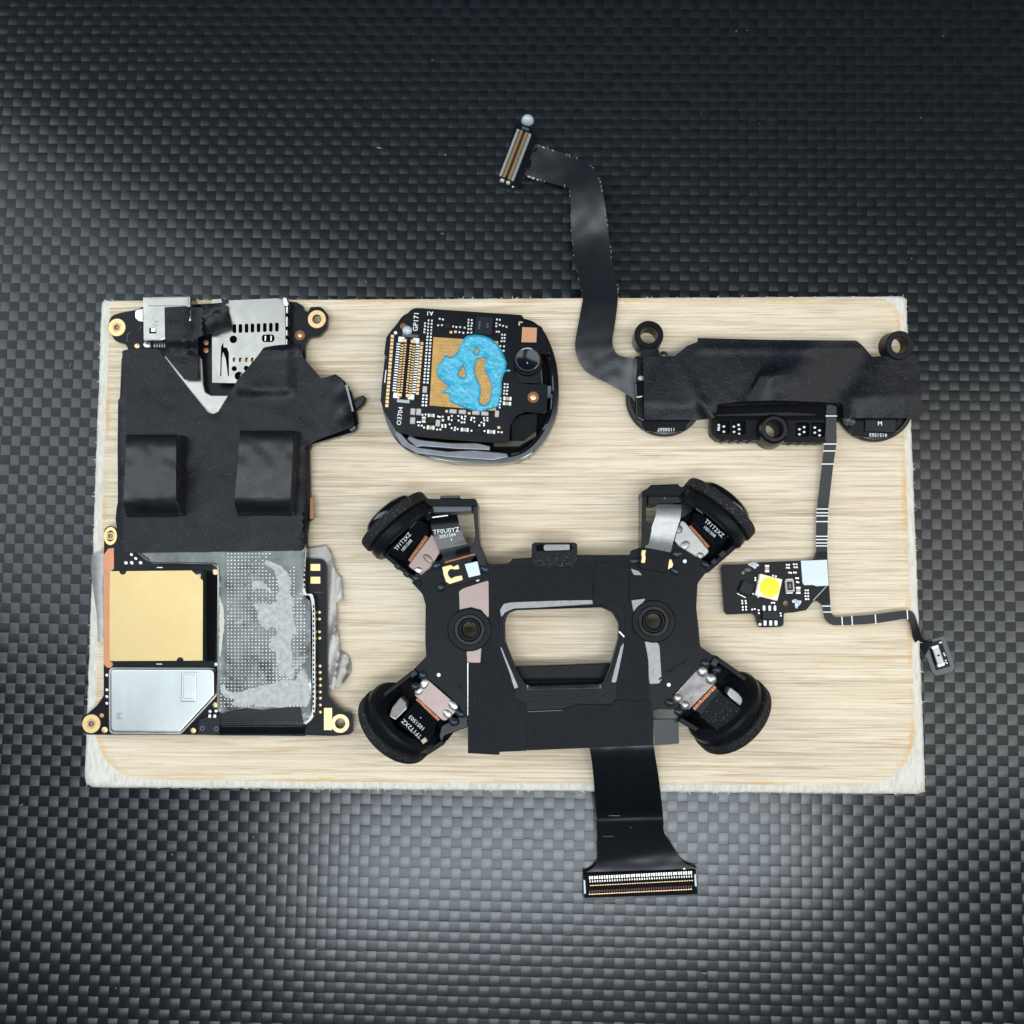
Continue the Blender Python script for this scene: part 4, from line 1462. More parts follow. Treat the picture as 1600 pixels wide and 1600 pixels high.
    box('centre_rail', x, y, 2.4, 76, H + 3, H + 9, M['plastic_m'], c, rot=rot)
    # ochre pad with vias, then the paste
    pd = prism('thermal_pad', [(677, 526.5), (778.6, 533), (775, 642), (671, 633.6)], H - .3, H + 1.2, M['pad'], t, bev=.3)
    vi = []
    for i in range(17):
        for j in range(19):
            x = 682 + i * 5.7 + (2.8 if j % 2 else 0)
            y = 533 + j * 5.5 + i * .2
            if x < 773 and y < 634:
                vi.append((x, y, 1.6, 1.6, H + .8, H + 1.5, 0))
    strip('vias', vi, M['pad_dot'], pd)
    blob = [(740, 523), (752, 523.5), (765, 528), (776, 536), (783, 546), (788, 556), (791, 564), (792, 570), (790, 577), (796, 577.6), (797, 580), (790, 581), (786, 588), (784, 598), (784, 610),
            (782, 622), (779, 634), (772, 638), (764, 640), (752, 644), (742, 643), (734, 640), (724, 637), (712, 632), (703, 627), (701, 616), (694, 614.6), (690, 616), (692, 611), (698, 607),
            (697, 601), (691, 596), (685, 590), (682.6, 580), (685, 570), (692, 561), (696, 554), (704, 558), (713, 551), (718, 542), (722, 533), (729, 525), (735, 524)]
    hs = [[(743, 545), (746.5, 544.6), (748, 549), (744.6, 552.6), (741, 549)],
          [(722, 572), (725, 575), (727, 586), (724, 590), (718, 587), (716, 582), (720, 579)],
          [(745, 562), (752, 559.6), (759, 561), (757, 570), (757, 579), (763, 589), (767, 600), (767, 613), (764.6, 625), (757, 632.6), (750, 629), (750, 619), (752, 610), (748, 596), (742.6, 583), (742.6, 573)]]
    blob = [(p.x, p.y) for p in cr([(x, y, 0) for x, y in blob + blob[:1]], 3)][:-1]
    hs = [[(p.x, p.y) for p in cr([(x, y, 0) for x, y in h_ + h_[:1]], 2)][:-1] for h_ in hs]
    def hp(x, y):
        d = edge_dist((x, y), blob)
        for h_ in hs:
            d = min(d, edge_dist((x, y), h_))
        rim = min(1, d / 3.0)
        lip = 1.2 * math.exp(-((d - 3.5) / 2.5) ** 2)
        return H + 1.6 + 3.4 * math.sqrt(rim) + lip + 1.6 * mnoise.noise(Vector((x * .07, y * .07, 3))) * rim + 0.9 * mnoise.noise(Vector((x * .22, y * .22, 5))) * rim
    drape('thermal_paste', blob, hp, M['paste'], t, step=2.6, holes=hs, thick=1.6)
camera_module()
# ================================================================ sensor bar with its wide ribbon
def sensor_bar():
    t = thing('sensor_bar', 'long black sensor bar under creased tape with a wide ribbon cable rising to the top', 'sensor module', 1210, 610, 0)
    # two round lens holders at the ends
    for k, (cx, cy, r_) in enumerate(((1037, 624, 60), (1362, 632, 60))):
        lh = revolve('lens_holder', (cx, cy, 2), (0, 1), -90, [(0, 0), (0, r_ - 1), (5, r_ + 0.5), (14, r_ + .5), (17, r_ - 1.5), (18, r_ - 6), (14, r_ - 8), (14, r_ - 18), (24, r_ - 20), (26, 0)],
                     M['plastic'], t, seg=72)
        revolve('foam_gasket', (cx, cy, 15), (0, 1), -90, [(0, r_ - 16), (4.5, r_ - 15), (4.5, r_ - 8.4), (0, r_ - 8)], M['foam'], lh, seg=60)
        txt = '1150507' if k == 0 else '0151503'
        text('board_print', txt, cx + (4 if k == 0 else 10), cy + 47 + (0 if k == 0 else .5), 27, 5.2, 180 if k == 0 else 178, M['white'], lh)
        prism('sensor_board', rnd([(cx - 38, cy + 20), (cx + 40, cy + 20), (cx + 34, cy + 50), (cx - 30, cy + 50)], 6), 20, 26.5, M['pcb'], lh, bev=.4)
    fl = prism('flex_strip', [(1352, 648), (1400, 648), (1399, 676), (1352, 674)], 27, 31, M['flex'], t, bev=.5)
    text('flex_print', 'M', 1375, 662, 31.3, 6.6, 0, M['white'], fl)
    # raised posts with screw sleeves
    revolve('screw_sleeve', (1010, 533, 20), (0, 1), -90, [(0, 13), (37, 13), (38, 14), (38, 21), (36.5, 22.3), (0, 23)], M['plastic'], t, seg=48)
    revolve('screw_sleeve', (1394, 542, 26), (0.25, 1), -80, [(0, 12.4), (30, 12.4), (31, 13.4), (31, 20.5), (29.6, 21.8), (0, 22)], M['plastic_m'], t, seg=48)
    prism('sleeve_rib', rnd([(1000, 544), (1030, 546), (1030, 562), (1000, 562)], 4), 4, 40, M['plastic'], t, bev=1.5)
    dome('melted_rivet', 1037, 555.5, 7, 38, 6, M['rivet'], t)
    prism('sleeve_rib', rnd([(991, 556), (1008, 556), (1008, 660), (994, 652)], 4), 4, 30, M['plastic'], t, bev=2, seg=2)
    prism('sleeve_rib', rnd([(992, 598), (1006, 596), (1007, 620), (993, 622)], 3), 4, 36, M['gloss'], t, bev=2, seg=2)
    dome('glue_spot', 1001.5, 591, 5, 30, 3, M['bead'], t, ry=4)
    dome('melted_rivet', 1323.5, 657, 7.5, 30, 9, M['flex_grey'], t)
    dome('melted_rivet', 1330.5, 660, 6.0, 30, 9, M['flex_grey'], t)
    # body under the tape
    prism('body', rnd([(1085, 535), (1345, 538), (1362, 562), (1415, 562), (1428, 610), (1424, 640), (1320, 640), (1300, 632), (1120, 636), (1110, 640), (1024, 640), (1020, 570), (1060, 568)], 6), 2, 36, M['plastic'], t, bev=2)
    prism('dark_slot', rnd([(1116, 631), (1316, 629), (1318, 655), (1116, 656)], 2), 4, 30, M['void'], t, bev=0)
    # lower carrier with contact windows and the middle sleeve
    win = [rnd(rect(1120, 657.5, 1140.5, 678), 3, 3), rnd(rect(1143, 657.5, 1165, 679), 3, 3), rnd(rect(1243, 660, 1264.5, 682), 3, 3), rnd(rect(1267.5, 660, 1289, 682.5), 3, 3),
           circ(1202.5, 674, 13, 24)]
    prism('carrier', rnd([(1112, 650, 3), (1170, 646, 6), (1196, 640, 6), (1222, 646, 6), (1250, 650, 3), (1292, 652, 3), (1291, 692, 5), (1250, 691.5, 2), (1226, 691, 6),
                          (1180, 688, 6), (1122, 687, 5), (1111, 678, 9), (1110.6, 660, 4)], 4, 4), 2, 27, M['plastic_m'], t, bev=1.2, holes=win)
    prism('rail', rnd([(1118, 646.5), (1230, 643), (1276, 646), (1276, 650), (1118, 651)], 2), 20, 33, M['plastic'], t, bev=1)
    dots = {0: [(1123, 668), (1131, 666.4), (1131, 674.6), (1122.6, 671.5), (1123, 664)], 1: [(1146.5, 666.6), (1146.8, 674.8), (1155, 670.6), (1154, 664), (1155, 678)],
            2: [(1249, 670.7), (1256.5, 667.5), (1256.5, 675), (1249, 678.6)], 3: [(1273, 668), (1280.5, 672.6), (1273, 676), (1280.6, 680.3)]}
    for k, (x0, x1) in enumerate(((1120, 1140.5), (1143, 1165), (1243, 1264.5), (1267.5, 1289))):
        wf = prism('window_floor', rect(x0 - 1, 657, x1 + 1, 683), 3, 19, M['void'], t, bev=0)
        for x, y in dots[k]:
            dome('contact_ball', x, y, 2.3, 19, 1.4, M['white'], wf, ry=1.9)
    revolve('screw_sleeve', (1201, 677, 2), (0, 1), -90, [(0, 13), (39, 13), (41, 14.5), (41, 19), (38, 22.5), (30, 24.5), (0, 25.5)], M['plastic'], t, seg=56)
    strip('rail_notches', [(1130 + 14 * k, 689.6 + k * .1, 6, 2.4, 4, 20, 0) for k in range(4)] + [(1236 + 14 * k, 692.6, 6, 2.4, 4, 20, 0) for k in range(4)], M['plastic'], t)
    # creased tape over everything
    tp = rnd([(1004.5, 557, 1), (1054, 556.5, 2), (1074, 540, 2), (1077, 539, 0), (1090, 534, 1), (1090, 528, 1), (1210, 531, 1), (1338, 532, 5), (1348, 540, 4), (1363, 557.5, 2), (1418, 553, 2),
              (1433, 557, 2), (1440, 613, 1), (1440.5, 648, 2), (1434, 653, 2), (1319, 653, 1), (1316.5, 630.5, 2), (1280, 628, 1), (1210, 625.5, 1), (1161, 627, 1), (1122, 631.5, 3),
              (1117, 653, 1), (1090, 656, 1), (1007, 656, 1), (1006, 600, 0)], 3, 3)
    def hs_(x, y):
        h = 50 + 2.0 * mnoise.noise(Vector((x * .018, y * .018, 21))) + .7 * mnoise.noise(Vector((x * .07, y * .07, 5)))
        # fold running down-left from the middle, then the deep crease on the right
        h += 5 * math.exp(-(((x - 1205) * .75 - (y - 600) * -.66) / 15) ** 2) * max(0, min(1, (y - 562) / 45)) * (1 if x < 1290 else 0)
        d = ((x - 1286) * .72 + (y - 580) * .42)
        def sm(v):
            v = max(0.0, min(1.0, v))
            return v * v * (3 - 2 * v)
        e = (x - 1280) * .84 + (y - 590) * .42
        h += 15 * sm((e + 85) / 50) * (1 - sm((e + 34) / 62))
        # the sharp little facet beside the middle
        u = (x - 1160) * .8 + (626 - y) * -.45
        if y < 628:
            h += min(15, .34 * (628 - y)) * sm(u / 7) * (1 - sm((u - 16) / 22)) * (1 - sm((586 - y) / 14))
        h -= 7.0 * math.exp(-((d - 38) / 18) ** 2)
        if x < 1118:
            h -= 5 * max(0, min(1, (1118 - x) / 30))
            h += 3.5 * math.exp(-(((x - 1095) + (y - 625) * -.6) / 9) ** 2) * max(0, min(1, (y - 575) / 50))
            if y > 632:
                h -= (y - 632) * .35
        if x > 1330 and y > 620:
            h -= (y - 620) * .25
        if x > 1418:
            h -= (x - 1418) * .5
        h += 1.8 * math.exp(-((y - 545) / 5) ** 2) * (1 if 1090 < x < 1345 else 0)
        return h
    drape('insulating_tape', tp, hs_, M['tape'], t, step=6, thick=2.2)
    # the wide ribbon that climbs from the carbon sheet over the block's edge
    C = -BLOCK
    left = [(817, 281, C + 9), (823, 275, C + 9), (840, 280, C + 10), (873, 289, C + 18), (888, 293, C + 30), (891.5, 316, C + 35), (892.5, 360, C + 36), (896, 392, C + 44),
            (903, 430, C + 68), (910, 463, C + 92), (908, 482, 8), (902, 515, 15), (898.5, 540, 18), (903, 560, 19), (914, 578, 20), (932, 590, 22), (955, 601, 25), (984, 619, 30), (992, 628, 30)]
    right = [(836, 226, C + 9), (841, 227, C + 9), (860, 233, C + 10), (885, 241, C + 14), (915, 254, C + 24), (934, 274, C + 44), (944, 312, C + 58), (950, 360, C + 60),
             (957, 410, C + 74), (965, 452, C + 93), (964.5, 478, 9), (960, 512, 16), (957, 530, 19), (957.5, 540, 21), (961, 549, 22), (967, 555, 24), (977, 558, 26), (988, 560, 30), (996, 560, 30)]
    rb = ribbon('ribbon_cable', left, right, M['flex_wide'], t, thick=2.4, n=5, cross=10, jit=1.0)
    # frayed pale glue along the edges
    bits = []
    for pts in (left, right):
        pc = cr(pts, 6)
        for p in pc[6:60]:
            if random.random() < 0.36:
                bits.append((p.x + random.uniform(-.8, .8), p.y + random.uniform(-1, 1), random.uniform(.5, 1.3), random.uniform(1.5, 5), p.z - 1, p.z + random.uniform(.2, .9), random.uniform(-25, 25)))
    strip('frayed_edge', bits, mat('frayed_glue', (.28, .29, .28), .5), rb)
    strip('glue_lumps', [(827, 276, 6, 2.2, C + 8, C + 11, -12), (833, 278, 5, 3, C + 8, C + 11.5, -20), (840, 280.5, 4, 2, C + 8, C + 11, -10), (849, 229.8, 5, 1.6, C + 8, C + 11, -25), (864, 235, 4, 1.2, C + 9, C + 12, -25)],
          mat('dull_glue', (.42, .44, .36), .5), rb)
    cn = prism('connector_board', rnd([(806, 194, 2), (812, 192, 2), (832, 200, 3), (842, 227, 6), (824, 275, 5), (815, 279, 3), (811, 290, 4), (805, 292.5, 3), (780.5, 286, 4), (780, 281, 2)], 3), C + 1.5, C + 9, M['pcb'], t, bev=.6)
    A = Vector((820.5, 201.5)); B = Vector((790, 281))
    dv = (B - A).normalized(); L_ = (B - A).length
    nv = Vector((dv.y, -dv.x)) * -1        # to the right in the picture
    if nv.x < 0:
        nv = -nv
    rot = math.degrees(math.atan2(-(nv.y), nv.x))
    mid = (A + B) / 2
    box('connector_body', mid.x, mid.y, 19, L_ + 2, C + 9, C + 15, M['plastic_m'], cn, rot=rot, bev=.6)
    box('groove', mid.x, mid.y, 3.4, L_ - 8, C + 15, C + 15.6, mat('dark_brown_slot', (.035, .012, .004), .4), cn, rot=rot, bev=0)
    so, si = [], []
    for k in range(30):
        p = A + dv * (5 + k * (L_ - 9) / 29)
        for sg in (-1, 1):
            a = p + nv * sg * 9.6
            so.append((a.x, a.y, 5.4, 1.5, C + 11, C + 15.6, rot))
            a = p + nv * sg * 4.2
            si.append((a.x, a.y, 4.6, 1.5, C + 14, C + 17.2, rot))
    strip('outer_pins', so, M['solder'], cn)
    strip('inner_pins', si, M['gold'], cn)
    for u, w_ in ((-1, 8), (1, 8)):
        a = B + dv * 2 + nv * u * 5
        box('end_clip', a.x, a.y, 6, 4.6, C + 10, C + 15.6, M['solder'], cn, rot=rot + 10 * u)
    box('end_stop', (A - dv * 1).x, (A - dv * 1).y, 12, 4, C + 10, C + 15, mat('dark_bar', (.06, .075, .085), .4), cn, rot=rot)
    dome('glue_bead', 824.5, 188.5, 11, C + 3, 14, M['bead'], t, ry=9.5)
    for x, y in ((782.5, 284), (801.5, 292)):
        dome('bright_corner', x, y, 2.2, C + 8, 2, M['solder'], cn, ry=1.4)

M['flex_wide'] = mat('satin_black_flex', (0.009, 0.010, 0.013), 0.34, var=0.2, vs=14, bump=0.45, bs=3, bdist=0.5, spec=1.0)
sensor_bar()

# ================================================================ small light board on its narrow flex
def light_board():
    t = thing('light_board', 'small black light board with a yellow light and a thin striped flex cable', 'circuit board', 1200, 920, 0)
    FH = 16
    lf = [(1291.5, 631, 34), (1291, 650, 32), (1290, 672, 29), (1288.5, 694, 26), (1285, 723, 22), (1279, 775, 16), (1276.6, 800, 14), (1275.6, 830, 13), (1275.6, 862, 12.6), (1277, 900, 12.4), (1283, 935, 12), (1286.6, 957, 12),
          (1288.6, 966, 12), (1293, 972, 12), (1299, 975.8, 12), (1307, 977, 12), (1340, 976, 14), (1367, 974, 15), (1395, 970, 15), (1415, 967, 14), (1421, 972, 12), (1424.6, 984, 9), (1427, 997, 4),
          (1433, 1008, -4), (1441, 1017, -14), (1446, 1024, -22)]
    rt = [(1307, 631, 34), (1307, 650, 32), (1307, 672, 29), (1307, 694, 26), (1302.6, 723, 22), (1296.6, 775, 16), (1294, 800, 14), (1293.2, 830, 13), (1292.6, 862, 12.6), (1294.6, 900, 12.4), (1297, 935, 12), (1298, 953, 12),
          (1299.6, 958.5, 12), (1302, 961.6, 12), (1305, 963.6, 12), (1310, 964, 12), (1340, 962, 14), (1365, 960, 15), (1395, 956, 15), (1417, 953.6, 14), (1427, 957, 12), (1432, 968, 9), (1436.4, 982, 4),
          (1440, 996, -4), (1449, 1001, -14), (1458, 1001, -22)]
    fx = ribbon('flex_cable', lf, rt, M['flex_thin'], t, thick=1.8, n=5, cross=4)
    # white stripes printed across the flex
    def stripe(x0, y0, x1, y1, h0, h1=None, w=1.6):
        h1 = h0 if h1 is None else h1
        d = Vector((x1 - x0, y1 - y0)).normalized()
        nx, ny = -d.y * w / 2, d.x * w / 2
        ribbon('printed_stripe', [(x0 + nx, y0 + ny, h0 + .7), (x1 + nx, y1 + ny, h1 + .7)], [(x0 - nx, y0 - ny, h0 + .7), (x1 - nx, y1 - ny, h1 + .7)], M['white'], fx, thick=.5, n=1, cross=1)
    for y, x0, x1, h in ((650, 1290, 1308, 32), (693.8, 1287, 1307.6, 26.2), (704.6, 1286, 1306, 24.8), (725, 1283.6, 1302.6, 21.8), (795.3, 1275.8, 1295, 14.4), (801.3, 1275.6, 1294.6, 14.1),
                         (806, 1275.6, 1294.4, 13.9), (815, 1275, 1294, 13.5), (838, 1274.6, 1293.6, 12.9), (843, 1274.6, 1293.4, 12.8), (848.4, 1274.6, 1293.2, 12.8), (853, 1274.8, 1293.2, 12.7),
                         (947, 1284.8, 1298.6, 12.1), (956.4, 1286.4, 1299.4, 12)):
        stripe(x0, y, x1, y, h)
    for x, y0, y1, h in ((1315.4, 963.6, 977.4, 12.4), (1331, 962.4, 977, 13.2), (1367.6, 960, 974.6, 15.1), (1417.4, 953, 968, 13.4)):
        stripe(x, y0, x + 1, y1, h)
    pcb = rnd([(1129.5, 882.4, 3), (1171, 881.4, 1), (1186, 878.4, 2), (1251, 876, 2), (1272, 874, 4), (1276.5, 862, 3), (1292, 862, 0), (1294.6, 915, 0), (1297, 942, 0), (1284, 945, 4), (1279, 939, 6), (1271.6, 938.6, 6),
               (1259.6, 953.4, 3), (1240, 957, 2), (1224.6, 958, 3), (1224.4, 976, 4), (1220, 979.4, 3), (1186, 980.4, 3), (1182.6, 972, 2), (1180.6, 962, 4), (1175, 958.6, 3), (1135.6, 960.4, 3), (1131.6, 955, 3), (1126.6, 888, 4)], 2, 3)
    bd = prism('board', pcb, FH - 8, FH, M['pcb'], t, bev=.5, holes=[circ(1228.6, 943.4, 5, 16)], side=mat('dark_side', (.02, .02, .02), .4))
    prism('stiffener', rnd([(1140, 890), (1215, 888), (1215, 950), (1140, 952)], 3), 0, FH - 8.2, M['plastic'], t, bev=0)
    # folded corner highlight of the flex
    ribbon('fold_edge', [(1270, 938, FH + .4), (1291, 915.6, FH + .4)], [(1271, 938.8, FH + .6), (1292, 916.4, FH + .6)], mat('pale_edge', (.42, .42, .40), .4), t, thick=.6, cross=1, n=2)
    lb = prism('white_label', rnd([(1251.4, 876, 1), (1292.4, 874.6, 1), (1295, 915, 1), (1276, 916, 1), (1270, 914, 2), (1256, 914.4, 3), (1254, 910, 1)], 1), FH, FH + 1.2, M['label'], t, bev=.3)
    # yellow light
    cx, cy = 1201.3, 917.6
    ld = box('light', cx, cy, 35.5, 34.5, FH, FH + 9, M['led_w'], t, rot=-14.5, bev=1.0)
    revolve('phosphor', (cx + 1.4, cy, FH + 9), (0, 1), -90, [(0, 15), (0.8, 14.6), (1.1, 10), (1.2, 0)], M['led'], ld, seg=40)
    for x, y in ((1186.6, 899.6), (1185, 931.6)):
        box('metal_tab', x, y, 4, 5, FH, FH + 6, M['steel'], ld, rot=-14)
    # tilted chip left of the light
    c2 = box('sensor_chip', 1167, 919, 19, 18, FH, FH + 11, M['ic'], t, rot=-25, bev=.6)
    box('chip_pad', 1158.5, 930.5, 15, 1.4, FH, FH + 2, M['solder'], c2, rot=-27, bev=.2)
    # six pin driver
    dc = box('driver_chip', 1204.4, 961, 25, 12.6, FH, FH + 8, M['ic'], t, rot=0, bev=.6)
    for x in (1194, 1202.8, 1211):
        box('pin', x, 950.6, 4.2, 8, FH, FH + 4, M['solder'], dc, bev=.6)
        box('pin', x + 1.5, 973.4, 4.6, 8, FH, FH + 4, M['solder'], dc, bev=.6)
    dome('fiducial', 1187.4, 975.6, 2.5, FH - .2, .8, M['white'], t)
    # inductor and small parts
    fr = box('resistor_block', 1234.4, 915.4, 13.6, 19, FH, FH + 7, M['cap'], t, rot=4, bev=.8)
    box('resistor_face', 1234.4, 915.4, 8.6, 13, FH + 7, FH + 7.6, M['ic'], fr, rot=4, bev=.2)
    text('chip_print', '331', 1234.4, 915.4, FH + 7.9, 3.4, 94, M['cap'], fr)
    for y in (905.2, 926.6):
        box('end_pad', 1233.6, y, 10.5, 1.6, FH, FH + 1.5, M['solder'], fr, rot=2, bev=.2)
    smd(1198.6, 888.4, 6.4, 11.4, FH, t, 0, 'cap_tan', 4)
    smd(1247.4, 922.4, 6.6, 11, FH, t, 0, 'cap_tan', 4)
    sol = []
    for x, y in ((1229.4, 882.4), (1233, 882.6), (1229.4, 887), (1233, 887.2), (1240.4, 881.6), (1244.6, 881.8), (1241.4, 886.4), (1245.2, 886.4), (1233, 894.6), (1236, 895), (1240.6, 894.6), (1243.6, 894.6),
                 (1244, 903.4), (1247, 903.4), (1245.4, 909.4), (1247.6, 910), (1208, 899.6), (1212.4, 900.4), (1180.4, 903), (1180.4, 906.6), (1159.6, 938.8), (1165, 938.8), (1160, 942.8), (1165.6, 942.6),
                 (1160.6, 948.4), (1165.8, 948.2), (1160.8, 952.6), (1166, 952.4), (1175.4, 952.4), (1179.4, 951.6), (1185.4, 953.4), (1185.8, 958), (1206, 941.8), (1209.8, 942), (1258.8, 922.4), (1262.4, 922.4),
                 (1258.6, 927), (1262.8, 927), (1258.8, 931.6), (1263, 931.6), (1259.4, 936.2), (1263, 936.2), (1219.6, 958.4), (1220, 962), (1193.6, 947), (1202.6, 947), (1211, 947), (1177, 928)):
        sol.append((x, y, 2.6, 2.6, FH - .2, FH + 1.8, 0))
    strip('solder_joints', sol, M['solder'], t)
    drape('glue_smear', loop([(1237.6, 938), (1243, 936), (1247, 938), (1252, 939), (1251, 943.6), (1247.6, 947), (1245, 951), (1242, 948), (1242.4, 943), (1238.6, 941.6)], 2), lambda x, y: FH + 2.4 + 1.4 * mnoise.noise(Vector((x * .4, y * .4, 1))), M['bead'], t, step=2, thick=2)
    drape('glue_smear', loop([(1169, 881), (1177, 878.6), (1183, 880), (1186, 884), (1182, 886), (1180, 889), (1175, 885.6), (1171, 884)], 2), lambda x, y: FH + 2.4 + 1.4 * mnoise.noise(Vector((x * .4, y * .4, 4))), M['bead'], t, step=2, thick=2)
    dome('grey_drop', 1168.4, 890.4, 5.6, FH - .2, 1.2, mat('grey_stain', (.10, .09, .08), .5), t, ry=3.4)
    dome('grey_drop', 1161, 895, 2.6, FH - .2, 1.2, mat('pale_stain', (.22, .21, .2), .5), t)
    # button pad at the far end, hanging over the block's edge
    EH = -26
    pd = prism('end_pad', rnd([(1441, 1016, 2), (1436, 1004, 3), (1444, 1001, 4), (1458, 998, 4), (1476, 992.6, 3), (1492, 1041, 2), (1490, 1049, 3), (1474, 1054, 2), (1461, 1056.4, 2), (1457, 1052, 3), (1449, 1031, 6)], 3, 3), EH - 4, EH, M['flex_grey'], t, bev=.6)
    prism('pad_recess', rnd([(1453, 1004.6, 1), (1470.6, 999.6, 1), (1485, 1041, 1), (1462.6, 1047.6, 1), (1454.6, 1022, 1)], 2), EH - .2, EH + .5, M['pcb'], pd, bev=.2)
    b = box('button', 1466.6, 1025.4, 10.6, 30, EH, EH + 5, mat('button_white', (.40, .43, .44), .35, .2), pd, rot=17, bev=1)
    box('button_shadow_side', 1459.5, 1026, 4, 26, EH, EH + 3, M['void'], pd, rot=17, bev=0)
    for dx, dy in ((-4.9, -14.2), (4.3, 13.6)):
        box('end_cap', 1466.4 + dx, 1025.4 + dy, 11, 5, EH, EH + 6, M['solder'], pd, rot=17, bev=.8)
    box('button_mark', 1466.6, 1024, 4, 2.6, EH + 5, EH + 5.6, M['ic'], pd, rot=17, bev=.2)
    for x, y in ((1475, 1021), (1476.4, 1024), (1478, 1032), (1479.6, 1036), (1468.8, 1004.2), (1470.6, 1003.6), (1476, 1035.6)):
        box('solder_dot', x, y, 2.2, 2.4, EH, EH + 2, M['white'], pd, rot=17, bev=.3)
M['flex_thin'] = mat('thin_black_flex', (0.007, 0.009, 0.012), 0.30, var=0.2, vs=20, bump=0.12, bs=6, spec=0.26)
light_board()
# ================================================================ central frame with four camera pods
FT = 62.0       # top face of the frame
def camera_frame():
    t = thing('camera_carrier', 'black four-armed frame holding a small camera at each corner, taped, with a flat connector tail', 'camera frame', 880, 990, 0)
    bosses = ((733.5, 984, 35, 34), (1021.5, 971, 34.5, 33.5))
    win = rnd([(789, 974, 12), (793, 959, 12), (806, 953.6, 12), (940, 949, 10), (957, 957, 16), (966.5, 974, 12), (966, 996, 8), (953.5, 1040, 0), (943, 1066, 12), (928, 1071, 6), (836, 1073, 6),
               (821, 1070, 12), (806, 1044, 0), (790, 1002, 10)], 6, 5)
    outline = rnd([(770, 882, 8), (795, 880, 4), (801, 873, 3), (829, 871, 0), (902, 867, 0), (985, 867, 4), (986, 860, 4), (1002, 855, 3), (1003, 848, 0), (1052, 848, 0), (1112, 884, 6),
                   (1090, 911, 14), (1088, 950, 8), (1092, 985, 4), (1094, 1010, 8), (1120, 1028, 3), (1113, 1038, 2), (1094, 1042, 3), (1050, 1086, 3), (1051, 1094, 2), (1062, 1106, 0), (1060, 1124, 2), (1019, 1124, 0), (1021, 1164, 2), (918, 1168, 2), (780, 1172, 0), (732, 1176, 0),
                   (732, 1128, 6), (722, 1112, 2), (718, 1103, 2), (670, 1059, 3), (655, 1056, 2), (646, 1046, 0), (666, 1026, 8), (664.5, 1002, 4), (665, 945, 14), (660, 928, 14), (643, 910, 0), (692, 872, 0), (752, 856, 0), (761, 880, 6)], 4, 4)
    holes = [win, circ(733.5, 984, 12.3, 24), circ(1021.5, 971, 12.3, 24)]
    slot = rnd([(1021, 1110, 6), (1030, 1107.6, 3), (1058, 1108.6, 3), (1060, 1118, 4), (1056, 1122.6, 3), (1024, 1123, 4), (1019.6, 1117, 4)], 4)
    fr = prism('frame', outline, FT - 16, FT, M['plastic_m'], t, bev=1.0, holes=holes)
    # standing wall below so that the frame is carried
    prism('frame_foot', rnd([(700, 930, 10), (760, 900, 10), (1000, 890, 10), (1060, 930, 10), (1068, 1060, 10), (1010, 1140, 10), (760, 1140, 10), (700, 1060, 10)], 10), 0, FT - 16.5, M['plastic'], t, bev=0,
          holes=[rnd([(781, 950, 10), (974, 944, 10), (972, 1010, 10), (950, 1080, 10), (812, 1082, 10), (782, 1010, 10)], 10), circ(733.5, 984, 27, 24), circ(1021.5, 971, 27, 24)])
    # traces moulded in relief
    def path(pts, w, h0, h1, m, name, parent=fr):
        ps = [Vector((a, b, 0)) for a, b in pts]
        l_, r_ = [], []
        for i, p in enumerate(ps):
            a = ps[max(0, i - 1)]
            b = ps[min(len(ps) - 1, i + 1)]
            d = (b - a).normalized()
            l_.append((p.x + d.y * w / 2, p.y - d.x * w / 2, h1))
            r_.append((p.x - d.y * w / 2, p.y + d.x * w / 2, h1))
        return ribbon(name, l_, r_, m, parent, thick=h1 - h0, n=2, cross=2)
    rel = [[(806, 1077), (818, 1090), (878, 1088), (890, 1100), (910, 1100), (934, 1092), (954, 1082)],
           [(812, 1098), (878, 1097), (888, 1104), (925, 1104), (936, 1094)],
           [(890, 1092), (905, 1096), (925, 1086), (932, 1078)], [(900, 1090), (914, 1088), (924, 1080)],
           [(1045, 1050), (1062, 1040), (1080, 1022)], [(1034, 1000), (1048, 985), (1062, 972)], [(700, 1072), (716, 1073), (728, 1086)], [(690, 1068), (712, 1068), (728, 1082)],
           [(1030, 1062), (1046, 1048), (1070, 1034)], [(1040, 905), (1062, 925), (1070, 940)]]
    for p_ in rel:
        path(p_, 3.0, FT - 1, FT + 1.2, M['plastic_m'], 'relief_line')
    for x, y in ((698, 1059), (689, 1046), (1038, 1019), (1077, 1034), (1048, 906), (1075, 896), (1034, 1101), (901, 1088)):
        ring('moulded_dimple', x, y, 3.4, 2.2, FT - .5, FT + .7, M['plastic'], fr, bev=.3, seg=18)
    for x, y in ((685.5, 1054.6), (1045, 1070), (746, 905.6), (1070, 877)):
        dome('white_dot', x, y, 3.0, FT - .2, .8, M['white'], fr)
    # metal patches that show between the tapes
    def patch(name, pts, m, h=FT + 1.0, **k):
        return prism(name, pts, FT - .3, h, m, fr, bev=.3, **k)
    patch('metal_patch', rnd([(717, 924, 4), (724, 919, 4), (763.5, 906.6, 3), (764, 969, 3), (752, 953, 4), (736, 948.6, 4), (718, 952.6, 0)], 3), M['pink'])
    patch('metal_patch', rnd([(729, 1018, 2), (741, 1016, 2), (752.5, 1009, 2), (750.6, 1036, 2), (730, 1036, 1)], 2), M['pink'])
    patch('metal_patch', rnd([(730, 1034, 0), (735, 1034, 0), (732.6, 1118, 0), (730.4, 1118, 0)], 0), M['bright_edge'])
    patch('metal_patch', rnd([(986.5, 938, 1), (1010, 935, 4), (1004, 942, 3), (990, 958, 3)], 2), M['silver_m'])
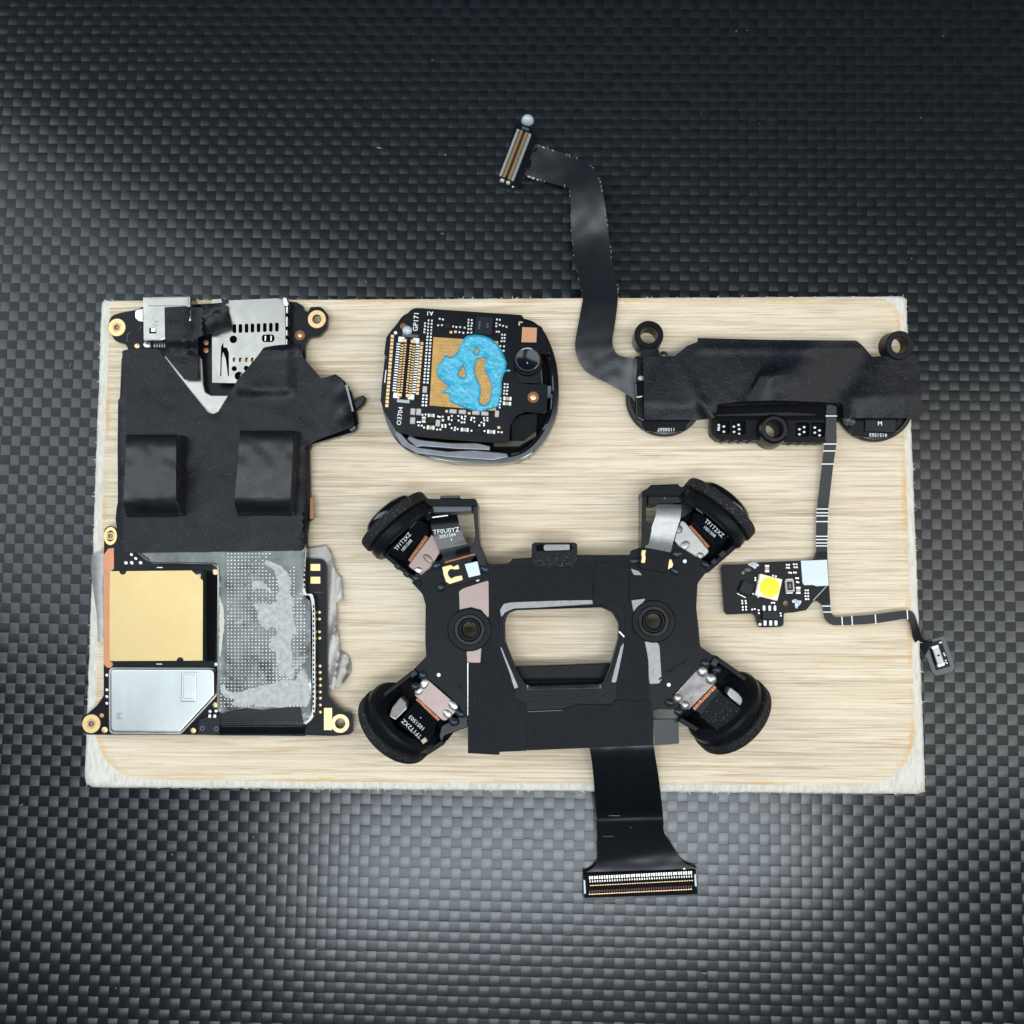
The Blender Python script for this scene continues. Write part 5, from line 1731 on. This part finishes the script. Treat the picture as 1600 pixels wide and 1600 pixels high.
    patch('metal_patch', rnd([(1006, 1002, 3), (1014, 1003, 2), (1028, 1004, 4), (1030.6, 1010, 3), (1034, 1062, 4), (1030, 1068, 3), (1015, 1069, 3)], 3), M['silver_m'])
    patch('metal_patch', rnd([(781, 953, 4), (787, 943, 8), (800, 941, 4), (925, 936, 2), (927, 944, 2), (802, 952, 4), (789, 957, 6), (783, 966, 2)], 4), M['silver_m'])
    patch('metal_patch', rnd([(781, 1011, 2), (784, 1012, 2), (810, 1074, 1), (803, 1077, 1), (797, 1054, 2)], 2), M['silver_m'])
    patch('metal_patch', rnd([(975.5, 1003, 1), (973, 1020, 2), (963, 1066, 2), (955, 1067, 3), (959, 1050, 2), (970, 1010, 2)], 2), M['silver_m'])
    # window bezel
    bz = prism('window_bezel', [(880 + (x - 880) * 1.045, 1010 + (y - 1010) * 1.05) for x, y in win], FT - 14, FT + 2.4, M['plastic'], t, bev=1.0,
               holes=[[(880 + (x - 880) * 1.0, 1010 + (y - 1010) * 1.0) for x, y in win]])
    prism('cross_bar', rnd([(805, 1042, 0), (955, 1036, 0), (957, 1058, 3), (945, 1065, 4), (818, 1067, 4)], 3), FT - 44, FT - 24, M['plastic_m'], t, bev=1)
    prism('lower_lip', rnd([(808, 1064), (950, 1062), (948, 1078), (812, 1080)], 3), FT - 40, FT - 12, M['void'], t, bev=0)
    prism('lip_rail', rnd([(823, 1072), (940, 1069), (940, 1077), (823, 1080)], 1), FT - 12, FT + 1.4, M['plastic'], fr, bev=.6)
    for x in (824, 938):
        box('glint_peg', x, 1073, 3, 6, FT, FT + 3, M['flex_grey'], fr)
    prism('white_chip', [(966, 987), (968.4, 986), (976, 994), (975, 996.4)], FT + 3, FT + 4.6, M['white'], t, bev=.3)
    # screw bosses
    for x, y, rx, ry in bosses:
        b = ring('screw_boss', x, y, rx * .98, 23, FT - 1, FT + 3.4, M['plastic_m'], t, ry=ry * .98, bev=1.6, seg=60)
        ring('boss_ring', x, y, 24.2, 17.5, FT - 1, FT + 6, M['plastic'], b, bev=1.2, seg=56)
        ring('boss_lip', x, y, 18, 12.2, FT - 14, FT + 3.2, M['plastic_m'], b, bev=1.6, seg=48)
    dome('boss_burr', 735, 973.6, 1.6, FT + 2, 1.6, M['plastic'], t)
    # tapes, laid over each other
    def flat(h, a=.5):
        return lambda x, y: h + a * mnoise.noise(Vector((x * .03, y * .03, h)))
    hb = [circ(733.5, 984, 34.6, 40), circ(1021.5, 971, 34, 40)]
    drape('cloth_tape', rnd([(765, 904, 4), (769, 893, 6), (773, 887, 4), (926, 879.4, 1), (926, 937.6, 1), (800, 939.6, 4), (786, 942, 8), (780.6, 952, 4), (781, 1010, 2), (796, 1052, 2), (806, 1083, 2), (800, 1086, 2),
                             (786, 1070, 6), (777, 1040, 2), (752.6, 1034, 1), (753, 1012, 2), (762, 1001, 4), (768, 984, 4), (766, 965, 4), (764.6, 930, 2)], 2, 3), flat(FT + 2.0), M['cloth'], t, step=9, thick=1.4)
    drape('cloth_tape', rnd([(985, 880, 1), (1035, 905, 2), (1036, 931, 3), (1033, 934, 2), (986, 936.6, 2), (986.6, 950, 2), (988, 985, 2), (1008, 1004, 4), (1013, 1030, 2), (1015, 1095, 1), (963, 1095, 1), (964, 1062, 2), (976, 1003, 2), (975, 950, 2), (983, 936, 1)], 2, 3),
          flat(FT + 2.1), M['cloth'], t, step=9, thick=1.4)
    drape('cloth_tape', rnd([(932, 878, 1), (983, 879, 2), (984, 900, 1), (980, 943, 2), (976, 946, 2), (930, 943, 2), (925.6, 940, 2)], 2, 2), flat(FT + 3.8), M['cloth'], t, step=9, thick=1.4)
    drape('cloth_tape', rnd([(731.6, 1036, 1), (776, 1035.6, 1), (781, 1050, 2), (794, 1068, 4), (802, 1078, 3), (804, 1092, 2), (823, 1101, 2), (823.4, 1173, 1), (780.6, 1175, 0), (780, 1179.6, 1), (731, 1177, 1)], 2, 3),
          flat(FT + 3.4), M['cloth'], t, step=9, thick=1.4)
    drape('cloth_tape', rnd([(823.8, 1112, 1), (878, 1110, 0), (900, 1101, 1), (958, 1101, 1), (960, 1095, 1), (1016, 1094, 1), (1019, 1110, 1), (1021.6, 1164.6, 1), (924, 1168.6, 1), (823.8, 1172.6, 1)], 1, 2),
          flat(FT + 3.9), M['cloth'], t, step=9, thick=1.4)
    ribbon('tape_seam', [(824, 1111.6, FT + 4.6), (878, 1109.4, FT + 4.6)], [(824, 1112.6, FT + 4.6), (878, 1110.4, FT + 4.6)], mat('reddish_edge', (.12, .05, .04), .4), t, thick=.6, cross=1, n=1)
    drape('tape_tab', rnd([(1020.6, 1124.6, 0), (1060, 1123.6, 1), (1061, 1162, 1), (1023, 1165, 1)], 1), lambda x, y: FT + 1 - (x - 1020) * .25, mat('grey_blue_tape', (.030, .037, .047), .32, bump=.2, bs=4), t, step=8, thick=1.4)
    prism('dark_slot', slot, FT - .4, FT + .6, M['gloss'], fr, bev=.2)
    # little sensor bump in the top edge
    sb = prism('sensor_bump', rnd([(831, 849.6, 3), (836, 848, 2), (899, 848, 2), (902, 851, 3), (902, 880, 2), (896, 886, 3), (834, 886, 3), (830, 880, 3)], 2), FT - 24, FT + 5, M['foam'], t, bev=1.2,
               holes=[rnd(rect(838, 850.6, 894, 861), 3, 3)])
    prism('sensor_floor', rect(834, 847.6, 898, 862), FT - 24, FT - 4, M['void'], sb, bev=0)
    prism('sensor_glass', rnd([(849, 853, 4), (852, 850.4, 2), (888, 849.6, 2), (890.6, 852, 2), (890.6, 859.6, 1), (850, 861, 3)], 3), FT - 4, FT + 1.5, M['silver_m'], sb, bev=.5)
    # ---- tail: flat ribbon down to the connector on the carbon sheet
    C = -BLOCK
    left = [(918, 1160, FT + 1), (922, 1174, FT - 1), (924.6, 1190, FT - 8), (927, 1212, FT - 24), (929.6, 1244, FT - 60), (931.6, 1272, C + 44), (932.6, 1286, C + 36), (933, 1310, C + 26), (933, 1340, C + 16), (929, 1354, C + 13), (912.5, 1365, C + 12)]
    right = [(1021, 1158, FT + 1), (1022.6, 1172, FT - 1), (1025, 1188, FT - 8), (1028.6, 1210, FT - 24), (1032.6, 1242, FT - 60), (1035.4, 1268, C + 44), (1036.8, 1284, C + 36), (1038, 1301, C + 26), (1054, 1326, C + 16), (1068, 1347, C + 13), (1088, 1357, C + 12)]
    tail = ribbon('ribbon_cable', left, right, M['flex_tail'], t, thick=2.4, n=5, cross=12, jit=.6)
    strip('scratches', [(960, 1274.6, 18, .9, C + 42, C + 45, 0), (950, 1307, 20, .5, C + 24, C + 27.4, 1), (986, 1293, 1.2, 1.2, C + 30, C + 34, 0)], mat('grey_scuff', (.10, .105, .11), .5), tail)
    cb = prism('connector_board', rnd([(911, 1364, 3), (932, 1360, 2), (1070, 1352, 2), (1091, 1356, 4), (1090, 1398, 4), (1086, 1400, 2), (914, 1407, 4), (910.6, 1402, 3)], 3), C + 2, C + 11, M['plastic'], t, bev=.6)
    rot = 1.6
    co = box('connector_body', 1000.5, 1381.4, 170, 36, C + 11, C + 17, M['void'], cb, rot=rot + .6, bev=.8)
    a_, b_, g1, g2, g3 = [], [], [], [], []
    for k in range(42):
        u = k / 41
        x = 921.5 + u * 158.5
        sl = -(u * 8.0)
        a_.append((x, 1371.6 + sl, 2.0, 5.2, C + 13, C + 17.8, rot))
        b_.append((x + .6, 1377.4 + sl, 1.6, 3.2, C + 12, C + 17.2, rot))
        g1.append((x + 1.5, 1383.8 + sl, 2.3, 1.1, C + 15, C + 18, rot))
        g2.append((x, 1397.4 + sl * .98, 2.6, 1.3, C + 15, C + 18, rot))
        g3.append((x, 1393.2 + sl * .98, 1.6, 3.6, C + 15, C + 17.3, rot))
    strip('outer_pins', a_, mat('rosy_pins', (.72, .62, .58), .35, .7), co)
    strip('inner_pins', b_, M['steel'], co)
    strip('gold_contacts', g1 + g2, M['gold'], co)
    strip('copper_contacts', g3, mat('dull_red_contacts', (.10, .03, .02), .4, .3), co)
    for x, y, l in ((913.6, 1386, 20), (1086.8, 1375.6, 18)):
        box('end_clip', x, y, 2.6, l, C + 11, C + 18.6, M['label'], co, rot=3, bev=.6)
    dome('solder_mark', 1069, 1357.6, 2.6, C + 11, 1.6, M['white'], cb)

    # ---- arms and pods
    def pod(name_label, c, az, tilt, Rr, foam_t, dome_spec):
        """flange and foam gasket of a corner camera seen nearly edge on, lens on the outside"""
        g = revolve('lens_flange', c, az, tilt, [(-4, Rr * .72), (-4, Rr * .92), (0, Rr * .97), (10, Rr * .97), (14, Rr * .93), (14, Rr * .5), (4, Rr * .5), (2, Rr * .70), (-4, Rr * .72)],
                    M['plastic_m'], t, seg=72, label=name_label)
        revolve('foam_ring', c, az, tilt, [(17, Rr * .70), (17, Rr * 1.0), (18.5, Rr * 1.015), (17 + foam_t - 1.5, Rr * 1.015), (17 + foam_t, Rr), (17 + foam_t, Rr * .70), (17, Rr * .70)],
                M['foam'], g, seg=72)
        s0 = 17 + foam_t
        revolve('lens_hood', c, az, tilt, [(6, Rr * .5), (12, Rr * .62), (s0, Rr * .72), (s0 + 4, Rr * .735), (s0 + 10, Rr * .70), (s0 + 14, Rr * .62), (s0 + 15, Rr * .5), (s0 + 12, Rr * .46)], M['gloss'], g, seg=64)
        revolve('lens', c, az, tilt, [(s0 + 10, Rr * .47), (s0 + 15, Rr * .38), (s0 + 18, Rr * .22), (s0 + 19, 0)], M['glass'], g, seg=48)
        revolve('flange_bowl', c, az, tilt, [(5, Rr * .52), (9, Rr * .36), (10, 0)], M['plastic'], g, seg=48)
        return g
    # centres at the height of the lens axis
    A1 = (-0.66, -0.75)
    pod('upper left lens housing', (634, 834, 58), A1, 3, 59, 15, 0)
    A2 = (0.66, -0.75)
    pod('upper right lens housing', (1107, 815, 58), A2, 3, 62, 15, 0)
    A3 = (-0.70, 0.71)
    pod('lower left lens housing', (634, 1118, 60), A3, 26, 63, 15, 0)
    A4 = (0.72, 0.70)
    pod('lower right lens housing', (1128, 1102, 60), A4, 26, 64, 15, 0)

    def wall(pts, w, h0, h1, m=None, bev=1.0, name='arm_wall', label=None):
        (x0, y0), (x1, y1) = pts
        d = Vector((x1 - x0, y1 - y0)).normalized() * w / 2
        n_ = Vector((-d.y, d.x))
        return prism(name, [(x0 + n_.x, y0 + n_.y), (x1 + n_.x, y1 + n_.y), (x1 - n_.x, y1 - n_.y), (x0 - n_.x, y0 - n_.y)], h0, h1, m or M['plastic_m'], t, bev=bev, label=label)

    # cavities
    prism('arm_floor', rnd([(606, 866), (668, 806), (700, 838), (700, 880), (650, 908)], 3), 6, 34, M['void'], t, bev=0)
    prism('arm_floor', rnd([(1060, 790), (1086, 796), (1148, 848), (1110, 892), (1052, 862)], 3), 6, 34, M['void'], t, bev=0)
    prism('arm_floor', rnd([(646, 1048), (732, 1114), (700, 1156), (662, 1180), (600, 1130), (604, 1080)], 3), 6, 30, M['void'], t, bev=0)
    prism('arm_floor', rnd([(1104, 1030), (1168, 1060), (1178, 1110), (1140, 1166), (1060, 1120)], 3), 6, 30, M['void'], t, bev=0)

    def up(c, az, k):
        """height that climbs from the point c in the direction az"""
        return lambda x, y: k * ((x - c[0]) * az[0] + (y - c[1]) * az[1])
    def tilted_text(s, cx, cy, h, size, rot, parent, f, squeeze):
        o = text('flex_print', s, cx, cy, h, size, rot, M['white'], parent, squeeze)
        # let the print follow the sloping flex
        ca, sa = math.cos(R(rot)), math.sin(R(rot))
        o_w = WL[o.name]
        back = Matrix.Rotation(-R(rot), 3, 'Z')
        for v in o.data.vertices:
            x = cx + (v.co.x * ca - v.co.y * sa) / PX
            y = cy - (v.co.x * sa + v.co.y * ca) / PX
            v.co = back @ (W(x, y, h + f(x, y) + .5) - o_w)
        return o
    # ---------- upper left arm
    wall(((601, 866), (658, 914)), 7, 20, FT + 2)
    box('arm_notch', 621, 885, 9, 8, 20, FT + 5, M['plastic'], t, rot=-40, bev=1)
    box('arm_notch', 635, 897, 9, 8, 20, FT + 5, M['plastic'], t, rot=-40, bev=1)
    wall(((655, 784), (672, 812)), 10, 20, FT + 1)
    # bracket
    prism('bracket_bar', rnd([(662, 782, 4), (668, 779, 3), (684, 779.6, 2), (742, 779, 3), (745, 783, 3), (746, 791, 1), (668, 791, 1)], 2), 14, FT + 10, M['plastic_m'], t, bev=1.4)
    prism('bracket_lens', rnd([(671, 789, 2), (716, 788, 2), (724, 787, 2), (737, 787, 2), (737, 799, 1), (722, 800, 2), (671, 801, 1)], 2), 20, FT + 3, mat('slate_plastic', (.045, .05, .06), .3, spec=.6), t, bev=1)
    ribbon('bright_line', [(671, 808, FT), (700, 804.6, FT)], [(671, 810, FT), (700, 806, FT)], M['bright_edge'], t, thick=3, cross=1, n=1)
    prism('bracket_knob', rnd([(687, 779, 2), (688, 774.6, 3), (718, 774, 3), (720, 779, 2)], 2), 30, FT + 6, mat('green_black', (.02, .028, .026), .3), t, bev=1)
    prism('bracket_post', rnd([(738, 788, 1), (745.6, 787, 1), (747, 820, 2), (750, 850, 3), (757, 866, 3), (761, 884, 2), (736, 884, 2), (734, 856, 3), (741, 846, 4), (742.6, 836, 2), (740, 806, 1)], 3), 14, FT + 3, M['plastic'], t, bev=1)
    # metal plate, orange traces, printed flex
    def plate(pts, m, h, bumps, name='metal_plate'):
        g = prism(name, rnd(pts, 3, 4), h - 4, h, m, t, bev=.9)
        for bx, by, r_, ry, rr, mm in bumps:
            dome('plate_bump', bx, by, r_, h - .3, 1.7, mm, g, ry=ry, rot=rr)
        return g
    plate([(675, 834, 2), (679, 840, 2), (688, 863, 2), (664, 901.6, 3), (658, 900, 2), (639, 886, 2), (638, 883, 2)], M['pink'], FT - 8, [(669, 873, 9.5, 5, -42, M['pink']), (653.6, 891, 6, 5, 0, M['bright_edge'])])
    def traces(x0, y0, x1, y1, w, h, n_=11):
        L = Vector((x1 - x0, y1 - y0))
        d = L.normalized()
        nn = Vector((-d.y, d.x))
        rr = math.degrees(math.atan2(-d.y, d.x))
        g = box('trace_strip', (x0 + x1) / 2, (y0 + y1) / 2, L.length, w, h - 2, h, M['brown'], t, rot=rr, bev=.3)
        it = []
        for k in range(n_):
            p = Vector((x0, y0)) + L * ((k + .5) / n_) + nn * random.uniform(-w * .2, w * .2)
            it.append((p.x, p.y, L.length / n_ * .55, w * random.uniform(.45, .85), h - 1, h + .8, rr + random.uniform(-20, 20)))
        strip('copper_traces', it, M['orange'], g)
    traces(640, 877, 667, 838, 6.5, FT - 10)
    fx = prism('printed_flex', rnd([(655, 812, 2), (671, 820, 2), (669, 836, 1), (639, 879, 1), (620, 874, 2), (604, 862, 2)], 2), FT - 22, FT - 11, M['flex'], t, bev=.6, tilt=up((640, 857), (-.66, -.75), .75))
    tilted_text('TF1T2XZ', 629.4, 846.4, FT - 11, 6.2, 48, fx, up((640, 857), (-.66, -.75), .75), .92)
    tilted_text('1051508', 635.4, 852.4, FT - 11, 4.8, 48, fx, up((640, 857), (-.66, -.75), .75), .92)
    ribbon('bright_line', [(640, 826, FT - 9), (653, 812, FT - 7)], [(642, 827, FT - 9), (654.6, 814, FT - 7)], M['bright_edge'], t, thick=2, cross=1, n=1)
    ribbon('bright_line', [(605, 862, FT - 9), (612, 858, FT - 9)], [(606, 865, FT - 9), (613, 860, FT - 9)], M['bright_edge'], t, thick=2, cross=1, n=1)
    rb = ribbon('camera_flex', [(671, 806, FT - 6), (672, 816, FT + 2), (676, 832, FT + 3), (682, 850, FT), (688, 864, FT - 2), (692, 872, FT + 1), (694, 878, FT + 2)],
                [(714.5, 804, FT - 6), (716, 812, FT + 2), (719, 826, FT + 3), (726, 842, FT), (732, 852, FT - 2), (737, 861, FT + 1), (740, 866, FT + 2)], M['flex'], t, thick=1.8, cross=8)
    text('flex_print', 'TF0U0YZ', 697.2, 829.6, FT + 4.4, 6.6, 7, M['white'], rb)
    text('flex_print', '2051504', 699, 837, FT + 4.0, 4.8, 9, M['white'], rb)
    box('print_tick', 705.6, 843, 1.2, 4, FT + 2.0, FT + 3.6, M['white'], rb, bev=0)
    dts = [(692 + i * 3.0 + (j % 2) * 1.4, 862 + j * 2.4 - i * .5, 1.0, 1.0, FT + .6, FT + 1.6, 0) for i in range(7) for j in range(6)]
    strip('stiffener_dots', dts, mat('grey_dots', (.10, .10, .11), .5), rb)
    traces(695, 879, 742, 866, 3.2, FT + 3.4, 16)
    pb = prism('end_board', rnd([(692, 884, 2), (700, 880, 1), (744, 867, 2), (749, 880, 2), (754, 904, 3), (723, 912, 3), (696, 916, 3), (690, 900, 2)], 2), FT, FT + 3, M['pcb'], t, bev=.5)
    prism('gold_pad', [(691, 886), (705, 882.6), (708, 885.6), (716, 882), (718, 889), (712, 890), (704, 889), (699.6, 893.6), (701, 900), (705, 904), (711, 901), (721.6, 899), (723, 906), (702.6, 912.6), (697, 909), (693, 898)],
          FT + 2.8, FT + 4, M['gold'], pb, bev=.3)
    prism('white_label', [(726, 881.6), (746, 877), (750.6, 898), (732.6, 902.4)], FT + 2.8, FT + 3.8, M['label'], pb, bev=.2)
    # ---------- upper right arm
    wall(((1150, 852), (1104, 892)), 8, 20, FT + 1)
    box('arm_notch', 1129, 866, 12, 9, 20, FT + 5, M['plastic'], t, rot=42, bev=1)
    box('arm_notch', 1116, 878, 10, 9, 20, FT + 5, M['plastic'], t, rot=42, bev=1)
    prism('bracket_bar', rnd([(1003, 768, 2), (1012, 763, 3), (1017, 757.6, 3), (1059, 756, 3), (1064, 761, 2), (1078, 758, 3), (1090, 768, 4), (1074, 776, 3), (1003, 776, 2)], 2), 14, FT + 10, M['plastic_m'], t, bev=1.6)
    prism('bracket_lens', rnd([(1013, 774, 2), (1066, 772, 2), (1066, 786, 1), (1030, 787, 2), (1024, 789.6, 2), (1013, 789, 3)], 2), 20, FT + 5, M['plastic'], t, bev=1)
    box('bracket_glint', 1039, 777.6, 2.6, 6, FT + 4.6, FT + 6, M['flex_grey'], t, bev=.3)
    prism('bracket_post', rnd([(1003, 774, 1), (1011.6, 776, 1), (1010, 790, 2), (1009, 812, 3), (1013, 818, 3), (1020, 819.6, 3), (1016, 840, 2), (1012, 856, 1), (1002, 862, 2)], 3), 14, FT + 3, M['plastic'], t, bev=1)
    prism('bracket_cheek', rnd([(1066, 772, 1), (1074, 772, 3), (1086, 790, 3), (1080, 800, 3), (1064, 812, 2)], 2), 20, FT - 4, M['plastic'], t, bev=1)
    plate([(1064, 813, 3), (1070, 815, 3), (1107.6, 860, 3), (1107, 864, 2), (1088, 881, 3), (1082, 880, 2), (1053, 845, 3), (1056, 834, 2)], M['nickel'], FT - 6,
          [(1069.6, 852.6, 9, 6.6, 35, M['nickel']), (1094, 868, 5.6, 5, 0, M['nickel']), (1060.6, 827, 6, 6.6, 0, M['silver_m'])])
    traces(1078, 821.6, 1107, 855, 5, FT - 10)
    fx = prism('printed_flex', rnd([(1084, 800, 2), (1098, 804, 2), (1139, 840, 2), (1128, 850, 2), (1110, 856, 1), (1080, 821, 1)], 2), FT - 22, FT - 11, M['flex'], t, bev=.6, tilt=up((1100, 836), (.66, -.75), .75))
    tilted_text('TF1T2XZ', 1116.0, 825.6, FT - 11, 6.6, -42, fx, up((1100, 836), (.66, -.75), .75), .95)
    tilted_text('1051508', 1108.6, 830.6, FT - 11, 4.8, -42, fx, up((1100, 836), (.66, -.75), .75), .95)
    ribbon('bright_line', [(1087, 793, FT - 7), (1098, 801, FT - 7)], [(1088, 796, FT - 7), (1099, 804, FT - 7)], M['silver_m'], t, thick=2, cross=1, n=1)
    box('bright_spot', 1138.6, 838.4, 5, 2.4, FT - 9, FT - 7, M['bright_edge'], t, rot=-28)
    rb = ribbon('camera_flex', [(1025, 788, FT + 2), (1025.6, 796, FT + 5), (1024, 808, FT + 6), (1018, 824, FT + 3), (1012.6, 840, FT + 1), (1008, 856, FT + 4)],
                [(1065, 788.6, FT + 2), (1065, 796, FT + 5), (1063, 810, FT + 6), (1058, 826, FT + 3), (1052, 846, FT + 1), (1048, 863, FT + 4)], M['fabric_fine'], t, thick=1.8, cross=8)
    prism('flex_end', rnd([(1000, 856, 1), (1011, 856, 1), (1048, 863, 1), (1044, 880, 1), (1041.6, 896, 1), (1030, 893, 1), (1004, 889, 1), (998, 886, 2)], 1), FT + 1, FT + 5.4, M['cloth'], t, bev=.5)
    for pts in ([(1003, 859.6), (1009.6, 859.6), (1008, 866), (1009, 872), (1007.6, 880), (1001.6, 879), (1003, 872), (1002, 866)], [(1046, 874), (1049, 874), (1052, 882), (1050.6, 886), (1043.6, 890), (1044.6, 882)]):
        prism('gold_pad', pts, FT + 5.2, FT + 6.4, M['gold'], t, bev=.3)
    prism('glint_edge', rnd([(985, 888, 1), (998, 892, 1), (1004, 899, 1), (990, 898.6, 3)], 1), FT + 3.4, FT + 4.6, M['silver_m'], t, bev=.4)
    # ---------- lower left arm
    wall(((644, 1052), (592, 1092)), 7, 24, FT + 4)
    wall(((692, 1160), (664, 1178)), 8, 24, FT - 2)
    box('arm_notch', 646, 1053, 12, 9, 24, FT + 7, M['plastic'], t, rot=34, bev=1)
    plate([(669, 1062, 3), (716, 1103, 4), (713, 1112, 2), (696, 1127, 4), (690, 1125, 2), (648, 1087, 3), (648, 1081, 2), (656, 1074, 2)], M['pink'], FT - 5, [])
    for x, y, r_, ry, rr in ((663, 1068.6, 8.5, 6, 60), (654.6, 1079.6, 7.5, 5.6, 50), (708, 1102.4, 9.5, 6, -42), (699, 1115.6, 8, 6, -42)):
        dome('plate_bump', x, y, r_, FT - 5.2, 2.4, M['pearl'], t, ry=ry, rot=rr)
    traces(651, 1092, 686, 1125, 4.6, FT - 9)
    u3 = up((662, 1104), (-.70, .71), .80)
    fx = prism('printed_flex', rnd([(650, 1096, 2), (684, 1127, 2), (676, 1146, 2), (667, 1161, 3), (659, 1160, 2), (622, 1131, 3), (636, 1112, 2)], 2), FT - 28, FT - 8, M['flex'], t, bev=.8, tilt=u3)
    tilted_text('TF1T2XZ', 643.4, 1138.6, FT - 8, 6.6, 137, fx, u3, 1.0)
    tilted_text('1051503', 651.4, 1129.4, FT - 8, 6.0, 137, fx, u3, 1.0)
    tilted_text('-', 657.0, 1122.0, FT - 8, 6.0, 137, fx, u3, 1.0)
    prism('reflector', rnd([(626, 1089, 2), (634, 1097, 2), (636, 1107, 2), (618, 1125, 3), (608, 1119, 3), (613, 1105, 3)], 3), FT - 30, FT + 8, M['pearl'], t, bev=1.5, seg=2, tilt=up((626, 1108), (-.70, .71), .35))
    prism('warm_spot', rnd([(657, 1157), (664, 1152), (668, 1158), (661, 1163)], 1), FT - 20, FT + 26, M['cap_tan'], t, bev=.5)
    prism('arm_web', rnd([(690, 1134, 6), (730, 1114, 2), (731, 1136, 2), (694, 1150, 6), (690, 1163, 3), (686, 1150, 4)], 3), 20, FT - 4, M['plastic'], t, bev=1.4)
    # ---------- lower right arm
    wall(((1118, 1028), (1166, 1062)), 8, 24, FT + 4)
    wall(((1062, 1124), (1112, 1154)), 8, 24, FT + 2)
    box('arm_notch', 1117, 1035, 10, 13, 24, FT + 7, M['plastic'], t, rot=-30, bev=1)
    plate([(1089, 1046, 3), (1097, 1045, 3), (1118, 1060, 3), (1119, 1067, 2), (1077, 1109, 3), (1071, 1109, 3), (1052, 1091, 3), (1053, 1085, 2)], mat('smoked_metal', (.12, .11, .11), .35, .85, var=.5, vs=14, bump=.2, bs=5), FT - 5, [])
    for x, y, r_ in ((1097.6, 1049, 8.6), (1111, 1061, 8.4), (1059, 1091, 7.2), (1070.6, 1102, 7)):
        dome('plate_bump', x, y, r_, FT - 5.4, 5.0, M['pearl'], t)
    traces(1084, 1108, 1118, 1073, 6, FT - 8)
    u4 = up((1104, 1092), (.72, .70), .80)
    prism('glossy_flex', rnd([(1119, 1075, 1), (1128, 1082, 1), (1098, 1119, 1), (1087, 1110, 1)], 1), FT - 28, FT - 6, mat('glossy_flex', (.03, .04, .05), .15, spec=.8), t, bev=.6, tilt=u4)
    prism('foam_patch', rnd([(1124, 1080.6, 2), (1160.6, 1109, 2), (1156, 1117, 2), (1134, 1147, 3), (1127, 1146, 2), (1095, 1120, 2)], 2), FT - 28, FT - 4, M['foam'], t, bev=.8, tilt=u4)
    prism('reflector', rnd([(1141, 1073, 3), (1154, 1083, 3), (1165, 1097, 3), (1157, 1104, 3), (1142, 1091, 3), (1136, 1084, 3)], 3), FT - 30, FT + 9, M['pearl'], t, bev=1.5, seg=2, tilt=up((1150, 1088), (.72, .70), .35))
    # moulded rivets
    for x, y, r_, ry, rr in ((650, 903.6, 7, 6, 0), (682, 884, 9, 6.6, 30), (689, 918, 8, 6.4, 60), (757.6, 889.6, 9, 6.6, -30), (660.6, 1055, 7.4, 7, 0), (649, 1072.6, 7, 6.4, 0), (719, 1115, 8.6, 6, -35),
                             (709.6, 1128, 8, 6.6, 0), (1102, 1036.6, 8.6, 7, 0), (1120, 1047, 7, 6, 0), (1046.6, 1098, 8.6, 6, -10), (1060.6, 1112, 7.6, 6.6, 0), (1058, 866, 9.4, 7, 15), (1102, 882.6, 7.6, 5.6, -30),
                             (990.6, 877, 9, 6, 12), (1054, 892.6, 9, 6, -35)):
        dome('moulded_rivet', x, y, r_, FT - 1, 8, M['rivet'], t, ry=ry, rot=rr)
M['fabric_fine'] = mat('grey_conductive_fabric', (0.26, 0.255, 0.25), 0.40, 0.75, var=0.12, vs=10, bump=0.6, bs=2.2, bdist=0.5)
M['flex_tail'] = mat('black_tail_flex', (0.005, 0.006, 0.008), 0.27, var=0.2, vs=14, bump=0.14, bs=3, bdist=0.3, spec=0.45)
camera_frame()
